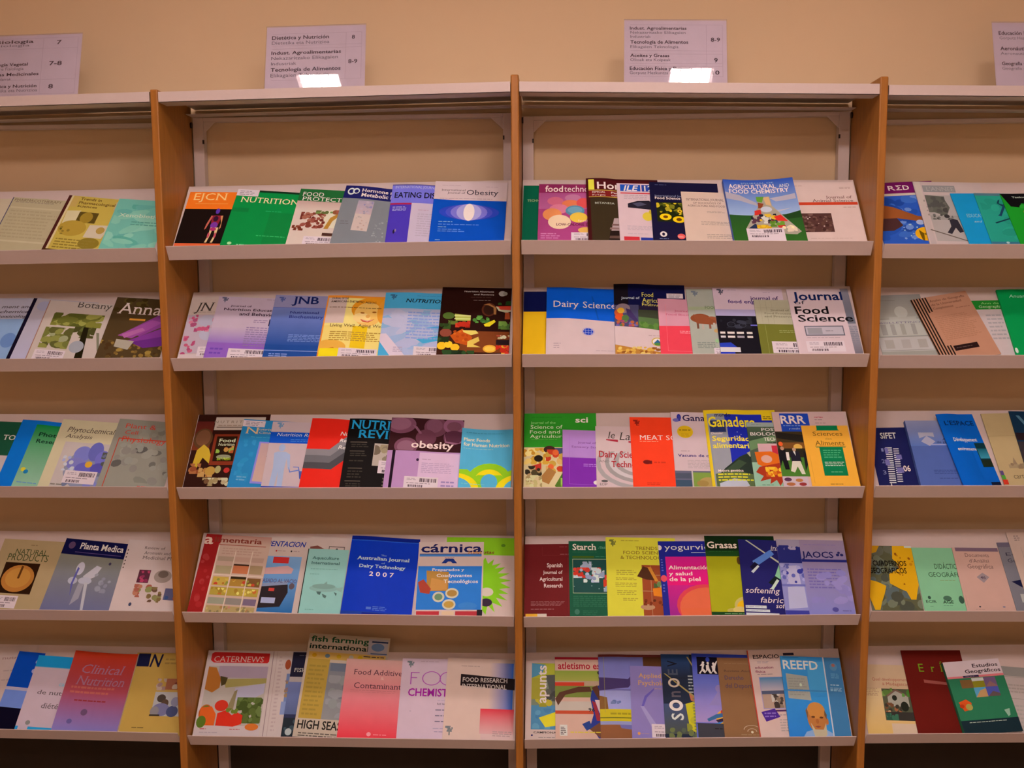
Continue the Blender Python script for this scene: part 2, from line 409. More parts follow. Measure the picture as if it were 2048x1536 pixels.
SHELVES = ['top shelf', 'second shelf', 'third shelf', 'fourth shelf', 'bottom shelf']
PARTLABEL = {'barcode_sticker': 'white sticker with a barcode', 'name_sticker': 'small white printed sticker', 'page_block': 'cream page edges'}
def m(bay, shelf, at, thick, curl, base, label, ops):
    """one magazine: at = (along the shelf, up the slope, turn, width, printed width, height, part behind the lip, lift left, lift right, uncovered width)"""
    x, sy, rot, w, wn, h, hid, bL, bR, vu = at
    th = thick / 1000.0 * (0.8 if thick < 5 else 1.0)
    o_, ex, es, en = shelf_basis(bay, shelf)
    xa = ex * math.cos(rot) + es * math.sin(rot); ya = es * math.cos(rot) - ex * math.sin(rot)
    a = math.atan2(bR - bL, w); xb = xa * math.cos(a) + en * math.sin(a); nb = en * math.cos(a) - xa * math.sin(a)
    org = o_ + ex * x + es * sy + en * bL
    kind = 'book' if thick >= 6 else 'magazine'
    root = empty(kind); root.matrix_world = Matrix(((xb.x, ya.x, nb.x, org.x), (xb.y, ya.y, nb.y, org.y), (xb.z, ya.z, nb.z, org.z), (0, 0, 0, 1)))
    tag(root, label, kind, 'magazines on the %s of the %s rack' % (SHELVES[shelf], WHERE[bay]))
    f = None; cuts = []
    if curl == 'h':
        cu = max(0.12, min(0.6, vu)) * w; f = lambda q: 0.003 * math.sin(math.pi * q / cu) if q < cu else 0.0
        cuts = [cu * k / 6 for k in range(1, 7)]
    elif curl == 's':
        f = lambda q: 0.008 * (2 * q / w - 1) ** 2; cuts = [w * k / 10 for k in range(1, 10)]
    # pages
    xs = [0.0006] + [c for c in cuts if c < w - 0.002] + [w - 0.0008]; b = MB(); zt_ = th - 0.0003
    for p, q in zip(xs, xs[1:]):
        fp, fq = (f(p), f(q)) if f else (0, 0)
        b.hexa([(p, 0.0008, 0), (q, 0.0008, 0), (q, h - 0.0008, 0), (p, h - 0.0008, 0), (p, 0.0008, zt_ + fp), (q, 0.0008, zt_ + fq), (q, h - 0.0008, zt_ + fq), (p, h - 0.0008, zt_ + fp)])
    pg = b.build('page_block', M_PAGES, root)
    # cover with its spine
    art = Art(w, wn, h, hid, f, cuts, th); c = col(base)
    art.put('front_cover', [(0, 0, *c), (w, 0, *c), (w, h, *c), (0, h, *c)])
    V, Fc, Cc = art.V['front_cover']; k = len(V); z0 = th + (f(0) if f else 0)
    V += [(0, 0, 0), (0, 0, z0), (0, h, z0), (0, h, 0)]; Fc.append((k, k + 1, k + 2, k + 3)); Cc += [c] * 4
    for q in ops: art.op(q, 'front_cover')
    fc = art.build('front_cover', root)
    for nm in list(art.V):
        if nm == 'title' or nm.startswith('cover_picture'): art.build(nm, fc)
    for nm in ('barcode_sticker', 'name_sticker'):
        if nm in art.V: art.build(nm, root)['label'] = PARTLABEL[nm]
    pg['label'] = PARTLABEL['page_block']
    return root

# ------------------------------------------------------------------ subject signs on the top boards
def sign(x0, bz, dy, tilt, label, ops, wS=0.283, hS=0.193):
    lean = math.radians(17); root = empty('sign_holder'); tag(root, label, 'sign', 'subject signs on the top boards')
    ex = Vector((math.cos(tilt), 0, math.sin(tilt))); ey0 = Vector((0, math.sin(lean), math.cos(lean))); ey = (ey0 - ex * ex.dot(ey0)).normalized(); en = ex.cross(ey)
    org = Vector((x0, dy, bz))
    root.matrix_world = Matrix(((ex.x, ey.x, en.x, org.x), (ex.y, ey.y, en.y, org.y), (ex.z, ey.z, en.z, org.z), (0, 0, 0, 1)))
    art = Art(wS - 0.002, wS - 0.002, hS - 0.002, 0.0, None, None, 0.0003); c = col('cfa4ac')
    art.put('front_cover', [(0, 0, *c), (wS, 0, *c), (wS, hS, *c), (0, hS, *c)])
    for q in ops: art.op(q, 'front_cover')
    V, Fc, Cc = art.V['front_cover']; k = len(V); W2, H2 = wS - 0.002, hS - 0.002
    V += [(0, 0, 0), (0, H2, 0), (W2, H2, 0), (W2, 0, 0)]; Fc.append((k, k + 1, k + 2, k + 3)); Cc += [c] * 4
    ps = new_obj_ink('paper_sheet', V, Fc, Cc, root); ps.location = (0.001, 0.001, 0)
    V, Fc, Cc = art.V['title']; tx = new_obj_ink('lettering', V, Fc, Cc, ps); tx['label'] = 'dark printed lettering'
    # clear bent holder: front panel, foot and rear leg
    b = MB(); b.box(0, wS, 0, hS, 0.0014, 0.0034)
    fx = lambda x, y, z: tuple(root.matrix_world.inverted() @ Vector((x, y, z)))
    foot = [(org + ex * u).to_tuple() for u in (0, wS)]
    p0, p1 = Vector(foot[0]), Vector(foot[1]); bk = Vector((0, 0.075, 0)); up_ = Vector((0, 0, 0.002))
    iv = root.matrix_world.inverted()
    b.hexa([iv @ (p0 - up_ * 0 + Vector((0, 0.002, 0))), iv @ (p1 + Vector((0, 0.002, 0))), iv @ (p1 + bk), iv @ (p0 + bk), iv @ (p0 + up_ + Vector((0, 0.002, 0))), iv @ (p1 + up_ + Vector((0, 0.002, 0))), iv @ (p1 + bk + up_), iv @ (p0 + bk + up_)])
    b.build('acrylic_holder', M_ACRYL, root)
    return root

# ================================================================== the magazines

# ---- far left bay, top shelf
m(0,0,(.3743,.013,-.0348,.221,.221,.2433,.0348,.0003,.0003,.47),2,'',"c8a890","beige magazine with a blue corner at the photo's left edge, top shelf",[R(.5,0,1,1,"b89c80"),R(.55,0,.84,.24,"7060a0")])
m(0,0,(.4771,.0276,-.0911,.2144,.2144,.226,.0142,.007,.0003,.76),2,'',"b89c7c","plain beige journal with thin stripes, left of the yellow one on the top shelf",[R(0,0,.012,1,"40385a"),F(.06,.06,.75,.1,1,"a08470"),T(.035,.017,.718,.064,"PHARMACOTHERAPY","7a5c48","s"),R(.03,.17,1,.2,"c4a688"),R(.03,.3,1,.32,"c0a286"),F(.06,.22,.8,.75,9,"ae9274"),R(.03,.78,1,.81,"c6a88c")])
m(0,0,(.6391,.0331,-.1219,.2113,.2113,.2262,.0101,.0055,.0003,.79),2,'',"c8a048","yellow journal with brown spine stripe and scattered tan and white pictures",[R(0,0,.045,1,"4c1c18"),R(.045,0,.075,1,"d8b488"),R(.075,0,.17,.2,"c89a54"),T(.19,.02,.5,.07,"Trends in","604018","b"),T(.19,.09,.72,.14,"Pharmacological","604018","b"),T(.19,.16,.48,.2,"Sciences","604018","b"),R(.72,.05,.95,.2,"c0a078"),
 I(P([(.08,.28),(.28,.26),(.3,.5),(.1,.6)],"d8b890"),R(.27,.28,.55,.47,"5c4418"),E(.4,.38,.09,.1,"a07828"),E(.27,.58,.2,.14,"b48834"),P([(.5,.5),(.8,.48),(.74,.72),(.48,.72)],"d0b098"),E(.68,.58,.06,.06,"b08440"),E(.6,.82,.15,.1,"8c6c24"),N(.1,.55,.3,.7,5,.03,["5c4c18","8c6c28"],4)),
 F(.12,.76,.7,.95,4,"90702c"),R(.02,.965,.98,1,"4a2c14")])
m(0,0,(.8052,.0206,-.0819,.1598,.2115,.2193,.0226,.0055,.0003,1.0000),2,'',"74ac9c","mottled teal journal beside the left wooden divider on the top shelf",[N(.02,.1,1,.98,26,.09,["84b4a0","68a498","8cb8a4","5ca090"],2,3),T(.086,.279,.711,.352,"Xenobiotica","d8c8b0","s"),F(.3,.42,.9,.52,2,"5c9484")])
# second shelf
m(0,1,(.3307,.006,-.0029,.2265,.2265,.2601,.0349,.0003,.0003,.82),2,'',"b8a4b4","white and pale blue journal at the photo's left edge, second shelf",[R(0,.35,1,1,"8c9cc4"),T(.5,.12,.93,.17,"ment and","584858","bi"),T(.5,.2,.92,.25,"chemical","584858","bi"),T(.5,.28,.94,.33,"toxicology","584858","bi"),E(.75,.7,.1,.12,"6c80b4")])
m(0,1,(.516,.0245,-.0862,.2041,.2041,.2387,.0137,.0041,.0003,.31),2,'',"b8a0b4","white lavender journal with a thick black spine stripe, left of the palm tree cover",[R(0,0,.055,1,"140c20"),G(.055,0,1,1,"b49ca4","bca8c4","v"),E(.2,.12,.1,.08,"a898b0")])
m(0,1,(.579,.0229,-.0616,.2145,.2145,.2261,.0105,.0109,.0003,.93),2,'',"c8a8a0","white journal with a green palm tree on its cover",[R(0,0,.012,1,"a06858"),T(.424,-.019,.907,.09,"Botany","504440","s"),
 I(N(.14,.2,.85,.42,34,.075,["6c6428","807430","585420","988a44"],7,2.2),N(.1,.45,.5,.8,30,.07,["746c34","5c5428","8c8040","a09470"],8,2),N(.5,.42,.8,.6,14,.06,["4c4420","646030"],9,2),P([(.62,.42),(.69,.42),(.76,.98),(.65,.98)],"201808"),P([(.82,.5),(.86,.5),(.95,.8),(.92,.8)],"7c705c"),E(.62,.75,.1,.1,"a0949c")),R(.45,.955,1,1,"907868"),S(.08,.83,.5,1)])
m(0,1,(.7791,.0189,-.0623,.1887,.2177,.2439,.0189,.0047,.0003,1.0000),2,'',"503820","dark brown journal with long purple petals on its cover",[
 I(N(0,.7,1,1,60,.035,["7c5828","604420","906830","4c3018","a07838"],5),N(0,0,.5,.25,20,.05,["5c4820","443014"],6),P([(.3,.55),(.75,.2),(.95,.05),(1,.3),(.5,.62)],"8c3c84"),P([(.2,.62),(.6,.35),(.75,.38),(.4,.66)],"a04890"),P([(.35,.7),(1,.35),(1,.62),(.6,.78)],"843488"),P([(.4,.72),(1,.55),(1,.72),(.6,.8)],"6c2878"),P([(.25,.6),(.5,.48),(.55,.52),(.3,.66)],"b86098"),P([(.2,.68),(.45,.7),(.4,.84),(.2,.8)],"b09888")),
 T(.076,.078,.85,.268,"Annals","f0d8c8","s"),R(.28,.34,.5,.37,"d88830")])
# third shelf
m(0,2,(.3243,.0142,-.0394,.226,.226,.2459,.0198,.0003,.0003,.61),2,'',"1c4a34","dark green and white journal at the photo's left edge, third shelf",[T(.45,.2,.8,.28,"TOCK","d8c0b8","bs"),R(0,.52,1,1,"c8a8a8"),N(.6,.35,.95,.5,12,.03,["4c6850","385844"],3),E(.75,.62,.1,.08,"8c88a0")])
m(0,2,(.4611,.0237,-.078,.2061,.2061,.2374,.0075,.0058,.0003,.63),2,'h',"0c68d0","bright blue and green journal, left of the violet flower cover",[G(.25,.06,1,1,"10803c","98b098","v"),T(.34,.17,.85,.23,"Photosyn","0c2c20","b"),T(.34,.27,.8,.33,"Research","0c2c20","b"),E(.32,.73,.035,.03,"d8b830"),E(.37,.76,.035,.03,"2070a0"),F(.3,.9,.6,.93,1,"6888b0")])
m(0,2,(.5902,.0218,-.0646,.2208,.2208,.2411,.0094,.0058,.0003,.79),2,'',"d0b494","cream journal with a violet flower and a barcode sticker",[T(.112,.102,.79,.18,"Phytochemical","504038","si"),T(.117,.211,.497,.271,"Analysis","504038","si"),R(.15,.33,.95,.98,"c4a8a4"),
 I(E(.6,.7,.34,.3,"8c849c"),E(.45,.5,.12,.12,"7c74b8"),E(.62,.45,.1,.14,"6860a8"),E(.74,.55,.1,.12,"7468b4"),E(.4,.64,.13,.09,"8074b4"),E(.55,.7,.14,.09,"685cac"),E(.72,.7,.1,.09,"584ca0"),E(.58,.64,.05,.045,"d89830"),N(.2,.5,.4,.75,8,.04,["a8a0c0","c8b8c4"],4),N(.72,.45,.9,.8,12,.045,["54504c","6c6880"],5),N(.3,.8,.8,.97,10,.05,["8078b4","74708c"],6)),S(.3,.74,.74,.92),F(.16,.93,.36,.97,1,"807068")])
m(0,2,(.7641,.0212,-.0696,.202,.2204,.2443,.0104,.0048,.0003,1.0000),2,'',"948478","grey mottled journal with thin red lettering, beside the left divider",[
 I(N(.1,.1,.95,.9,9,.06,["70645c","605450","84786c"],12,2),N(.1,.1,.95,.95,40,.06,["988a80","9c8c80","8c7c74"],13)),R(.08,.28,.092,1,"b83c28"),R(.08,.28,.9,.295,"b83c28"),T(.12,.06,.55,.13,"Plant &","d03c28",""),T(.14,.16,.32,.22,"Cell","d03c28",""),T(.13,.25,.75,.33,"Physiology","d03c28",""),F(.55,.93,.9,.98,1,"c04030")])
# fourth shelf
m(0,3,(.3848,.0174,-.0532,.2282,.2282,.2404,.0111,.0003,.0003,.83),2,'',"b08c68","tan journal with an orange disk in a dark square, fourth shelf",[T(.22,.13,.66,.21,"NATURAL","3c4424",""),T(.14,.2,.7,.3,"PRODUCTS","3c4424",""),F(.4,.06,.5,.09,1,"907050"),I(R(.14,.33,.62,.76,"2c1408"),E(.38,.55,.22,.19,"b46c30"),E(.38,.54,.17,.14,"c07c38"),P([(.38,.37),(.41,.38),(.4,.55),(.37,.55)],"5c3010")),S(.16,.79,.48,.96,"a8a8c8")])
m(0,3,(.575,.0249,-.0858,.2092,.2092,.235,.0021,.0043,.0003,1.0000),2,'',"80748c","grey magazine with navy header and a white flower",[G(0,.22,1,1,"84786c","6c6488","v"),R(0,0,1,.22,"10103c"),E(.12,.09,.05,.05,"604060"),T(.246,.037,.909,.128,"Planta Medica","e8ccc0","sb"),R(.2,.175,.9,.185,"584070"),
 I(E(.37,.4,.06,.09,"c4b0bc"),P([(.45,.5),(.6,.34),(.68,.36),(.62,.5),(.5,.56)],"c0acb4"),E(.5,.56,.1,.05,"b8a8b4"),E(.32,.57,.07,.05,"b4a4b0"),P([(.33,.38),(.36,.4),(.34,.6),(.36,.78),(.31,.62)],"5c5498"),P([(.5,.58),(.55,.58),(.62,.95),(.58,.95)],"bcaab0"),P([(.42,.6),(.5,.6),(.5,.8),(.4,.9)],"9c8c98"),N(.6,.4,.9,.7,10,.04,["8c8090","988c98"],3),E(.78,.3,.02,.02,"443850"))])
m(0,3,(.785,.0135,-.0358,.1893,.2241,.2425,.0137,.0037,.0003,1.0000),2,'',"d0aca8","white spiral magazine with small fruit and flower photos, beside the left divider",[R(.018,.14,.032,.16,"302020"),R(.018,.19,.032,.21,"302020"),R(.018,.24,.032,.26,"302020"),R(.018,.29,.032,.31,"302020"),R(.018,.34,.032,.36,"302020"),R(.018,.39,.032,.41,"302020"),T(.245,.082,.53,.125,"Review of","605050","s"),T(.257,.154,.625,.197,"Aromatic and","605050","s"),T(.254,.219,.788,.269,"Medicinal Plants","605050","s"),
 I(R(.26,.42,.42,.6,"5c2838"),N(.27,.43,.41,.59,8,.03,["b83c5c","903050"],2),E(.6,.5,.12,.09,"9c8078"),E(.6,.47,.07,.05,"705850"),N(.25,.62,.5,.8,14,.045,["b87058","8c8450","a85848"],4),N(.45,.65,.66,.86,12,.04,["80603c","684838","8c7c50"],5),R(.68,.66,.9,.82,"5c5474"),N(.7,.66,.9,.82,6,.04,["b05038","384c7c"],6)),E(.26,.9,.02,.025,"404058")])
# bottom shelf
m(0,4,(.255,.0053,.069,.2391,.2391,.2627,.0185,.0003,.0003,.62),2,'',"c4a09c","white journal at the photo's left edge on the bottom shelf",[T(.55,.13,.96,.17,"nutrition","a07878","b"),F(.6,.3,.95,.34,1,"b09090"),F(.6,.42,.95,.46,1,"b09090")])
m(0,4,(.4024,.013,-.0704,.086,.086,.2493,.0098,.0034,.0034,.89),3,'',"0844ac","narrow blue and black booklet, left of the white one with a sky blue header",[R(0,.46,1,.5,"b09cb4"),R(0,.5,1,.72,"6c7cc4"),R(0,.72,1,1,"08061c"),E(.85,.12,.1,.03,"a898c8"),E(.82,.24,.1,.03,"a898c8")])
m(0,4,(.4792,.0169,-.0394,.2108,.2108,.2322,.0049,.0083,.0003,.55),2,'',"c8a4b0","white journal with a sky blue header, left of the red and violet one",[R(0,0,1,.16,"1c88c4"),R(.0,.155,1,.165,"90a0b8"),T(.436,.339,.696,.399,"cahiers","88b0cc","b"),T(.66,.36,.95,.43,"cahiers","54444c","s"),T(.157,.463,.828,.522,"de nutrition","54444c","s"),T(.276,.629,.781,.702,"diététique","54444c","s"),E(.16,.9,.035,.03,"887c7c"),R(0,.95,.04,1,"2c88d0"),R(.18,.95,.96,1,"2c90d8")])
m(0,4,(.7962,.0053,.0019,.1868,.2255,.2602,.0184,.0003,.0003,1.0000),2,'',"c09048","yellow magazine with a navy letter block and small family photos, beside the left divider",[R(.03,.01,.2,.18,"181838"),T(.21,.01,.38,.18,"N","181838","bi"),F(.42,.06,.75,.16,2,"a07840"),
 I(N(.36,.33,.5,.48,8,.04,["c09c90","a07874"],2),R(.5,.33,.85,.47,"a05c44"),N(.52,.34,.8,.46,6,.04,["c0a090","7c3c34"],3),R(.38,.5,.9,.8,"b4a4a4"),E(.48,.58,.06,.05,"483830"),E(.54,.64,.05,.05,"584034"),E(.5,.72,.12,.08,"786c90"),E(.42,.74,.06,.06,"8c7c80"),E(.66,.74,.08,.07,"48486c"),E(.68,.62,.06,.06,"8c8098"),R(.36,.78,.5,.8,"3c3028")),F(.16,.93,.36,.96,1,"806030")])
m(0,4,(.5953,.0155,-.0368,.2001,.2001,.2489,.0066,.0072,.0034,1.0000),2,'s',"b03424","red magazine fading to violet, between the white and yellow ones on the bottom shelf",[G(0,0,1,.5,"b83010","a4404c","v"),G(0,.5,1,1,"a4404c","8474b4","v"),T(.182,.155,.852,.276,"Clinical","a06880","si"),T(.146,.306,.898,.425,"Nutrition","a06880","si"),F(.1,.43,.85,.55,2,"b85850"),F(.2,.6,.8,.64,1,"902c30"),E(.4,.76,.05,.04,"6c4868"),E(.22,.88,.04,.03,"68548c")])
# ---- middle left bay, top shelf
m(1,0,(.0225,.0136,-.0371,.2139,.2139,.2468,.0337,.0003,.0003,.64),3,'',"180c0a","orange and black journal with a glowing human body figure",[R(0,0,1,.32,"ec6c1c"),R(0,.945,1,1,"e05c34"),T(.078,.016,.543,.153,"EJCN","f8b878","s"),R(.12,.215,.58,.225,"f08c40"),
 I(E(.47,.36,.028,.05,"5c3098"),P([(.4,.44),(.55,.44),(.52,.62),(.43,.62)],"8c2030"),E(.47,.5,.035,.05,"301028"),E(.47,.62,.05,.06,"783090"),P([(.4,.44),(.42,.46),(.37,.68),(.35,.7),(.36,.6)],"c86050"),P([(.53,.45),(.56,.44),(.57,.66),(.55,.7),(.56,.58)],"d88858"),P([(.43,.66),(.47,.66),(.45,.82),(.43,.93),(.4,.93),(.43,.8)],"e0b080"),P([(.49,.66),(.54,.66),(.53,.82),(.51,.93),(.48,.93),(.51,.8)],"e0b080"),E(.43,.8,.015,.05,"c04858"),E(.52,.8,.015,.05,"c04858"),E(.47,.69,.045,.03,"b02c60"))])
m(1,0,(.1591,.0248,-.079,.2096,.2096,.2374,.0168,.0066,.0003,.9),3,'',"087c38","bright green journal with a white sticker in its upper left corner",[R(.3,0,1,.035,"102c18"),R(.0,.33,.24,.4,"0c7034"),R(.55,.38,1,.95,"0c7434"),T(.085,.125,.909,.224,"NUTRITION","f4e0a0","s"),F(.48,.35,.76,.38,1,"289858"),F(.45,.78,.85,.81,1,"3ca860"),E(.12,.95,.03,.025,"a8c890"),F(.22,.95,.4,.98,1,"88c090"),K(.0,.0,.31,.115)])
m(1,0,(.3475,.0232,-.0739,.2095,.2095,.2372,.0195,.0053,.0003,.61),3,'',"d4b0a4","food journal with dark green header and brown nuts on white",[R(0,0,1,.22,"205c2c"),G(0,.22,1,.4,"c09088","d4b0a4","v"),T(.048,.052,.349,.129,"FOOD","f0e0c0","s"),T(.058,.138,.857,.211,"PROTECTION","f0e0c0","s"),
 I(E(.6,.52,.26,.16,"dcc0a8"),N(.1,.42,.46,.7,46,.036,["7c3428","94483c","6c2820","a05a48"],3),N(.02,.66,.18,.75,8,.035,["843c28","702c1c"],4),N(.3,.38,.48,.44,7,.04,["5c6030","708040"],5),P([(.46,.7),(.52,.5),(.62,.42),(.64,.46),(.56,.56),(.52,.7)],"b0742c"),E(.58,.4,.05,.04,"8c4c30"),N(.5,.36,.65,.42,6,.03,["a05040","708048"],6)),R(.46,.77,.64,.82,"4c2820"),S(.22,.84,.66,1)])
m(1,0,(.4749,.03,-.1058,.2035,.2035,.2385,.011,.0072,.0003,.77),3,'h',"7c7478","grey journal with navy header and a narrow tissue photo strip",[R(0,0,1,.22,"1c1a54"),E(.1,.1,.055,.06,"d8ccd8"),E(.1,.1,.035,.035,"1c1a54"),E(.17,.09,.05,.05,"d8ccd8"),E(.175,.095,.03,.03,"1c1a54"),T(.25,.039,.802,.096,"Hormone and","f0e0e0","bs"),T(.255,.114,1.049,.179,"Metabolic Research","f0e0e0","bs"),I(G(.24,.25,.47,.5,"a88c9c","c09898","v"),R(.24,.48,.47,.76,"c8a49c"),N(.25,.26,.46,.48,18,.02,["8c789c","9c8494","b898a0"],2),N(.25,.5,.46,.75,12,.015,["b88c80","b09490"],3)),F(.06,.6,.2,.68,2,"706468"),N(.55,.55,.8,.95,26,.014,["988e90","8c8488","a49a9c"],7)])
m(1,0,(.6325,.0128,-.0221,.2086,.2086,.2548,.0289,.0063,.0003,.59),3,'h',"c4a4b4","violet and white journal, left of the blue one with pale ellipses",[R(0,0,1,.33,"7468c0"),R(0,0,1,.02,"5c4c88"),T(.042,.026,.722,.071,"INTERNATIONAL JOURNAL OF","b8a8d8","s"),T(.046,.138,1.023,.236,"EATING DISORDERS","140c28","B"),R(0,.33,.3,.36,"a02048"),R(0,.36,.3,1,"48309c"),F(.04,.39,.24,.47,4,"b0a0d0"),E(.1,.82,.015,.035,"201430"),E(.12,.8,.012,.025,"907098"),F(.4,.44,.56,.46,1,"b07c90"),F(.4,.5,.9,.9,10,"b498a8")])
m(1,0,(.7565,.0146,-.0291,.2123,.2123,.2633,.0266,.0069,.0003,1.0000),3,'',"0844a4","blue journal with pale overlapping ellipses, beside the middle wooden divider",[R(0,0,1,.315,"d0a8a8"),P([(0,.3),(.5,.325),(1,.33),(1,.36),(0,.33)],"0844a4"),T(.098,.127,.426,.161,"International","403840","s"),T(.181,.173,.423,.207,"Journal of","403840","s"),T(.445,.131,.885,.219,"Obesity","242030","s"),F(.1,.06,.4,.075,1,"b08890"),F(.7,.075,.88,.09,1,"b08890"),F(.08,.28,.9,.295,1,"907080"),
 I(E(.5,.51,.41,.125,"2c3ca4"),E(.5,.51,.32,.13,"4848ac"),E(.5,.51,.25,.133,"7868b8"),E(.5,.51,.17,.136,"a490c8"),E(.5,.51,.075,.14,"ecd8dc")),F(.1,.66,.32,.685,1,"88a0d0"),F(.1,.7,.76,.73,1,"5878c0"),F(.1,.745,.24,.77,1,"88a0d0"),F(.1,.78,.48,.84,2,"5878c0"),F(.08,.95,.18,.98,1,"7890c8"),E(.9,.985,.03,.03,"c0b0c8")])
# second shelf
m(1,1,(.0225,.006,-.0019,.2046,.2046,.2587,.0344,.0003,.0003,.39),3,'',"c8a49c","white journal with pink cell photo, beside the left divider on the second shelf",[T(.079,.089,.361,.237,"JN","403430","si"),F(.06,.25,.44,.265,1,"907468"),
 I(R(0,.3,.62,.93,"b898a4"),E(.3,.4,.13,.09,"b09cac"),E(.36,.62,.13,.1,"b4a0b0"),N(.03,.3,.16,.5,10,.035,["b84868","a04464","cc7088"],2),N(.14,.48,.36,.58,12,.04,["c04c6c","a84068","d07890"],3),N(.38,.36,.62,.75,16,.04,["b84468","88305c","cc6c88"],4),N(.02,.65,.2,.95,14,.035,["c45470","b04468"],5)),R(0,.94,1,1,"d0acac"),S(.26,.82,.7,.97)])
m(1,1,(.1015,.0162,-.0317,.207,.207,.2423,.0176,.0098,.0003,.82),3,'',"c09cac","lilac journal turning purple downwards, with a barcode sticker at the bottom",[G(0,.5,1,.75,"c09cac","9468ac","v"),R(0,.75,1,1,"8c54a8"),N(0.05,0.01,0.15,0.07,18,.016,["605870"],3),R(0.092,0.05,0.108,0.095,"605870"),T(.197,.134,.503,.163,"Journal of","402844","bs"),T(.116,.185,.938,.226,"Nutrition Education","301c34","b"),T(.352,.249,.895,.302,"and Behavior","301c34","b"),F(.7,.02,.95,.04,1,"987888"),R(.8,.35,.95,.46,"20183c"),E(.86,.4,.03,.03,"806888"),F(.58,.36,.78,.42,2,"907090"),F(.5,.48,.98,.8,9,"8c6c94"),F(.06,.82,.26,.95,2,"7040a0"),S(.32,.835,.84,1)])
m(1,1,(.2715,.0146,-.0311,.2079,.2079,.2488,.0217,.0062,.0003,.76),3,'',"384c94","blue journal with dark blue capitals on a lavender header",[G(0,.2,1,.8,"7074ac","244488","v"),R(0,.8,1,1,"1c4084"),R(0,0,1,.2,"9080a4"),R(0,.2,1,.207,"5858a0"),N(0.06,0.03,0.16,0.09,18,.016,["545890"],3),R(0.102,0.07,0.118,0.115,"545890"),T(.249,.013,.64,.134,"JNB","101c54","bs"),T(.266,.2,.475,.224,"Journal of","5c64b0","s"),T(.258,.257,.668,.298,"Nutritional","242c74","b"),T(.258,.323,.742,.372,"Biochemistry","242c74","b"),F(.3,.63,.95,.75,5,"7884b8"),R(0,.885,1,.895,"8890c0"),F(.08,.93,.36,.99,2,"8890c4")])
m(1,1,(.4286,.0162,-.0385,.2146,.2146,.2427,.0203,.0058,.0003,.82),3,'h',"e8842c","yellow and orange magazine with a smiling woman's face",[R(.02,.04,.98,.98,"f0c878"),G(.02,.5,.98,1,"ecc068","f0d878","v"),R(.02,.04,.28,.46,"d0a8a0"),
 I(E(.66,.22,.3,.2,"e88c1c"),E(.6,.3,.19,.2,"f0b05c"),E(.52,.36,.12,.08,"f4c07c"),E(.52,.28,.03,.012,"a05818"),E(.68,.26,.03,.012,"a05818"),E(.6,.33,.03,.03,"e8a050"),P([(.5,.385),(.6,.4),(.7,.375),(.62,.43),(.54,.425)],"c8502c"),P([(.52,.392),(.6,.404),(.68,.385),(.6,.415)],"f4dcc4"),E(.82,.25,.1,.2,"e8902c"),R(.42,.5,.62,.85,"ecb418"),E(.15,.85,.22,.12,"e8a040"),P([(.04,.9),(.2,.85),(.28,.93),(.1,.98)],"c87018")),
 T(.06,.033,.299,.067,"JOURNAL OF THE","2c1c10","b"),T(.055,.086,.69,.118,"AMERICAN DIETETIC ASSOC","281810","b"),F(.05,.19,.9,.21,1,"60401c"),T(.102,.471,.456,.52,"Living Well,","503010","s"),T(.488,.463,.833,.512,"Aging Well","503010","s"),F(.12,.59,.9,.75,5,"b08030"),R(.02,.87,.3,1,"f0d818"),S(.28,.86,.8,1),R(.82,.94,.97,1,"604810")])
m(1,1,(.6045,.0127,-.0235,.2112,.2112,.2537,.024,.0054,.0003,.8),3,'h',"9c9ccc","light blue journal with a white diagonal ribbon",[R(0,0,1,.26,"4898dc"),N(0.07,0.03,0.17,0.09,18,.016,["386088"],3),R(0.112,0.07,0.128,0.115,"386088"),T(.3,.099,.871,.16,"NUTRITION","101428","bi"),F(.45,.045,.95,.06,1,"3878b0"),R(0,.26,1,1,"a8a4cc"),
 I(N(0,.28,.9,.9,46,.07,["b0a4c8","98a0d0","88a0d8","b8a8c4"],3,3.5),P([(.5,.74),(.9,.66),(.95,.72),(.6,.8)],"4898e0"),P([(.6,.56),(.95,.5),(.95,.56)],"5090d8"),P([(0,.68),(.22,1),(0,1)],"4898dc")),F(.35,.3,.95,.75,9,"8890c4"),P([(.0,.66),(.08,.66),(.46,1),(.24,1),(.0,.78)],"d8b4c4"),F(.2,.86,.34,.95,3,"a88ca4"),S(.48,.85,.94,1)])
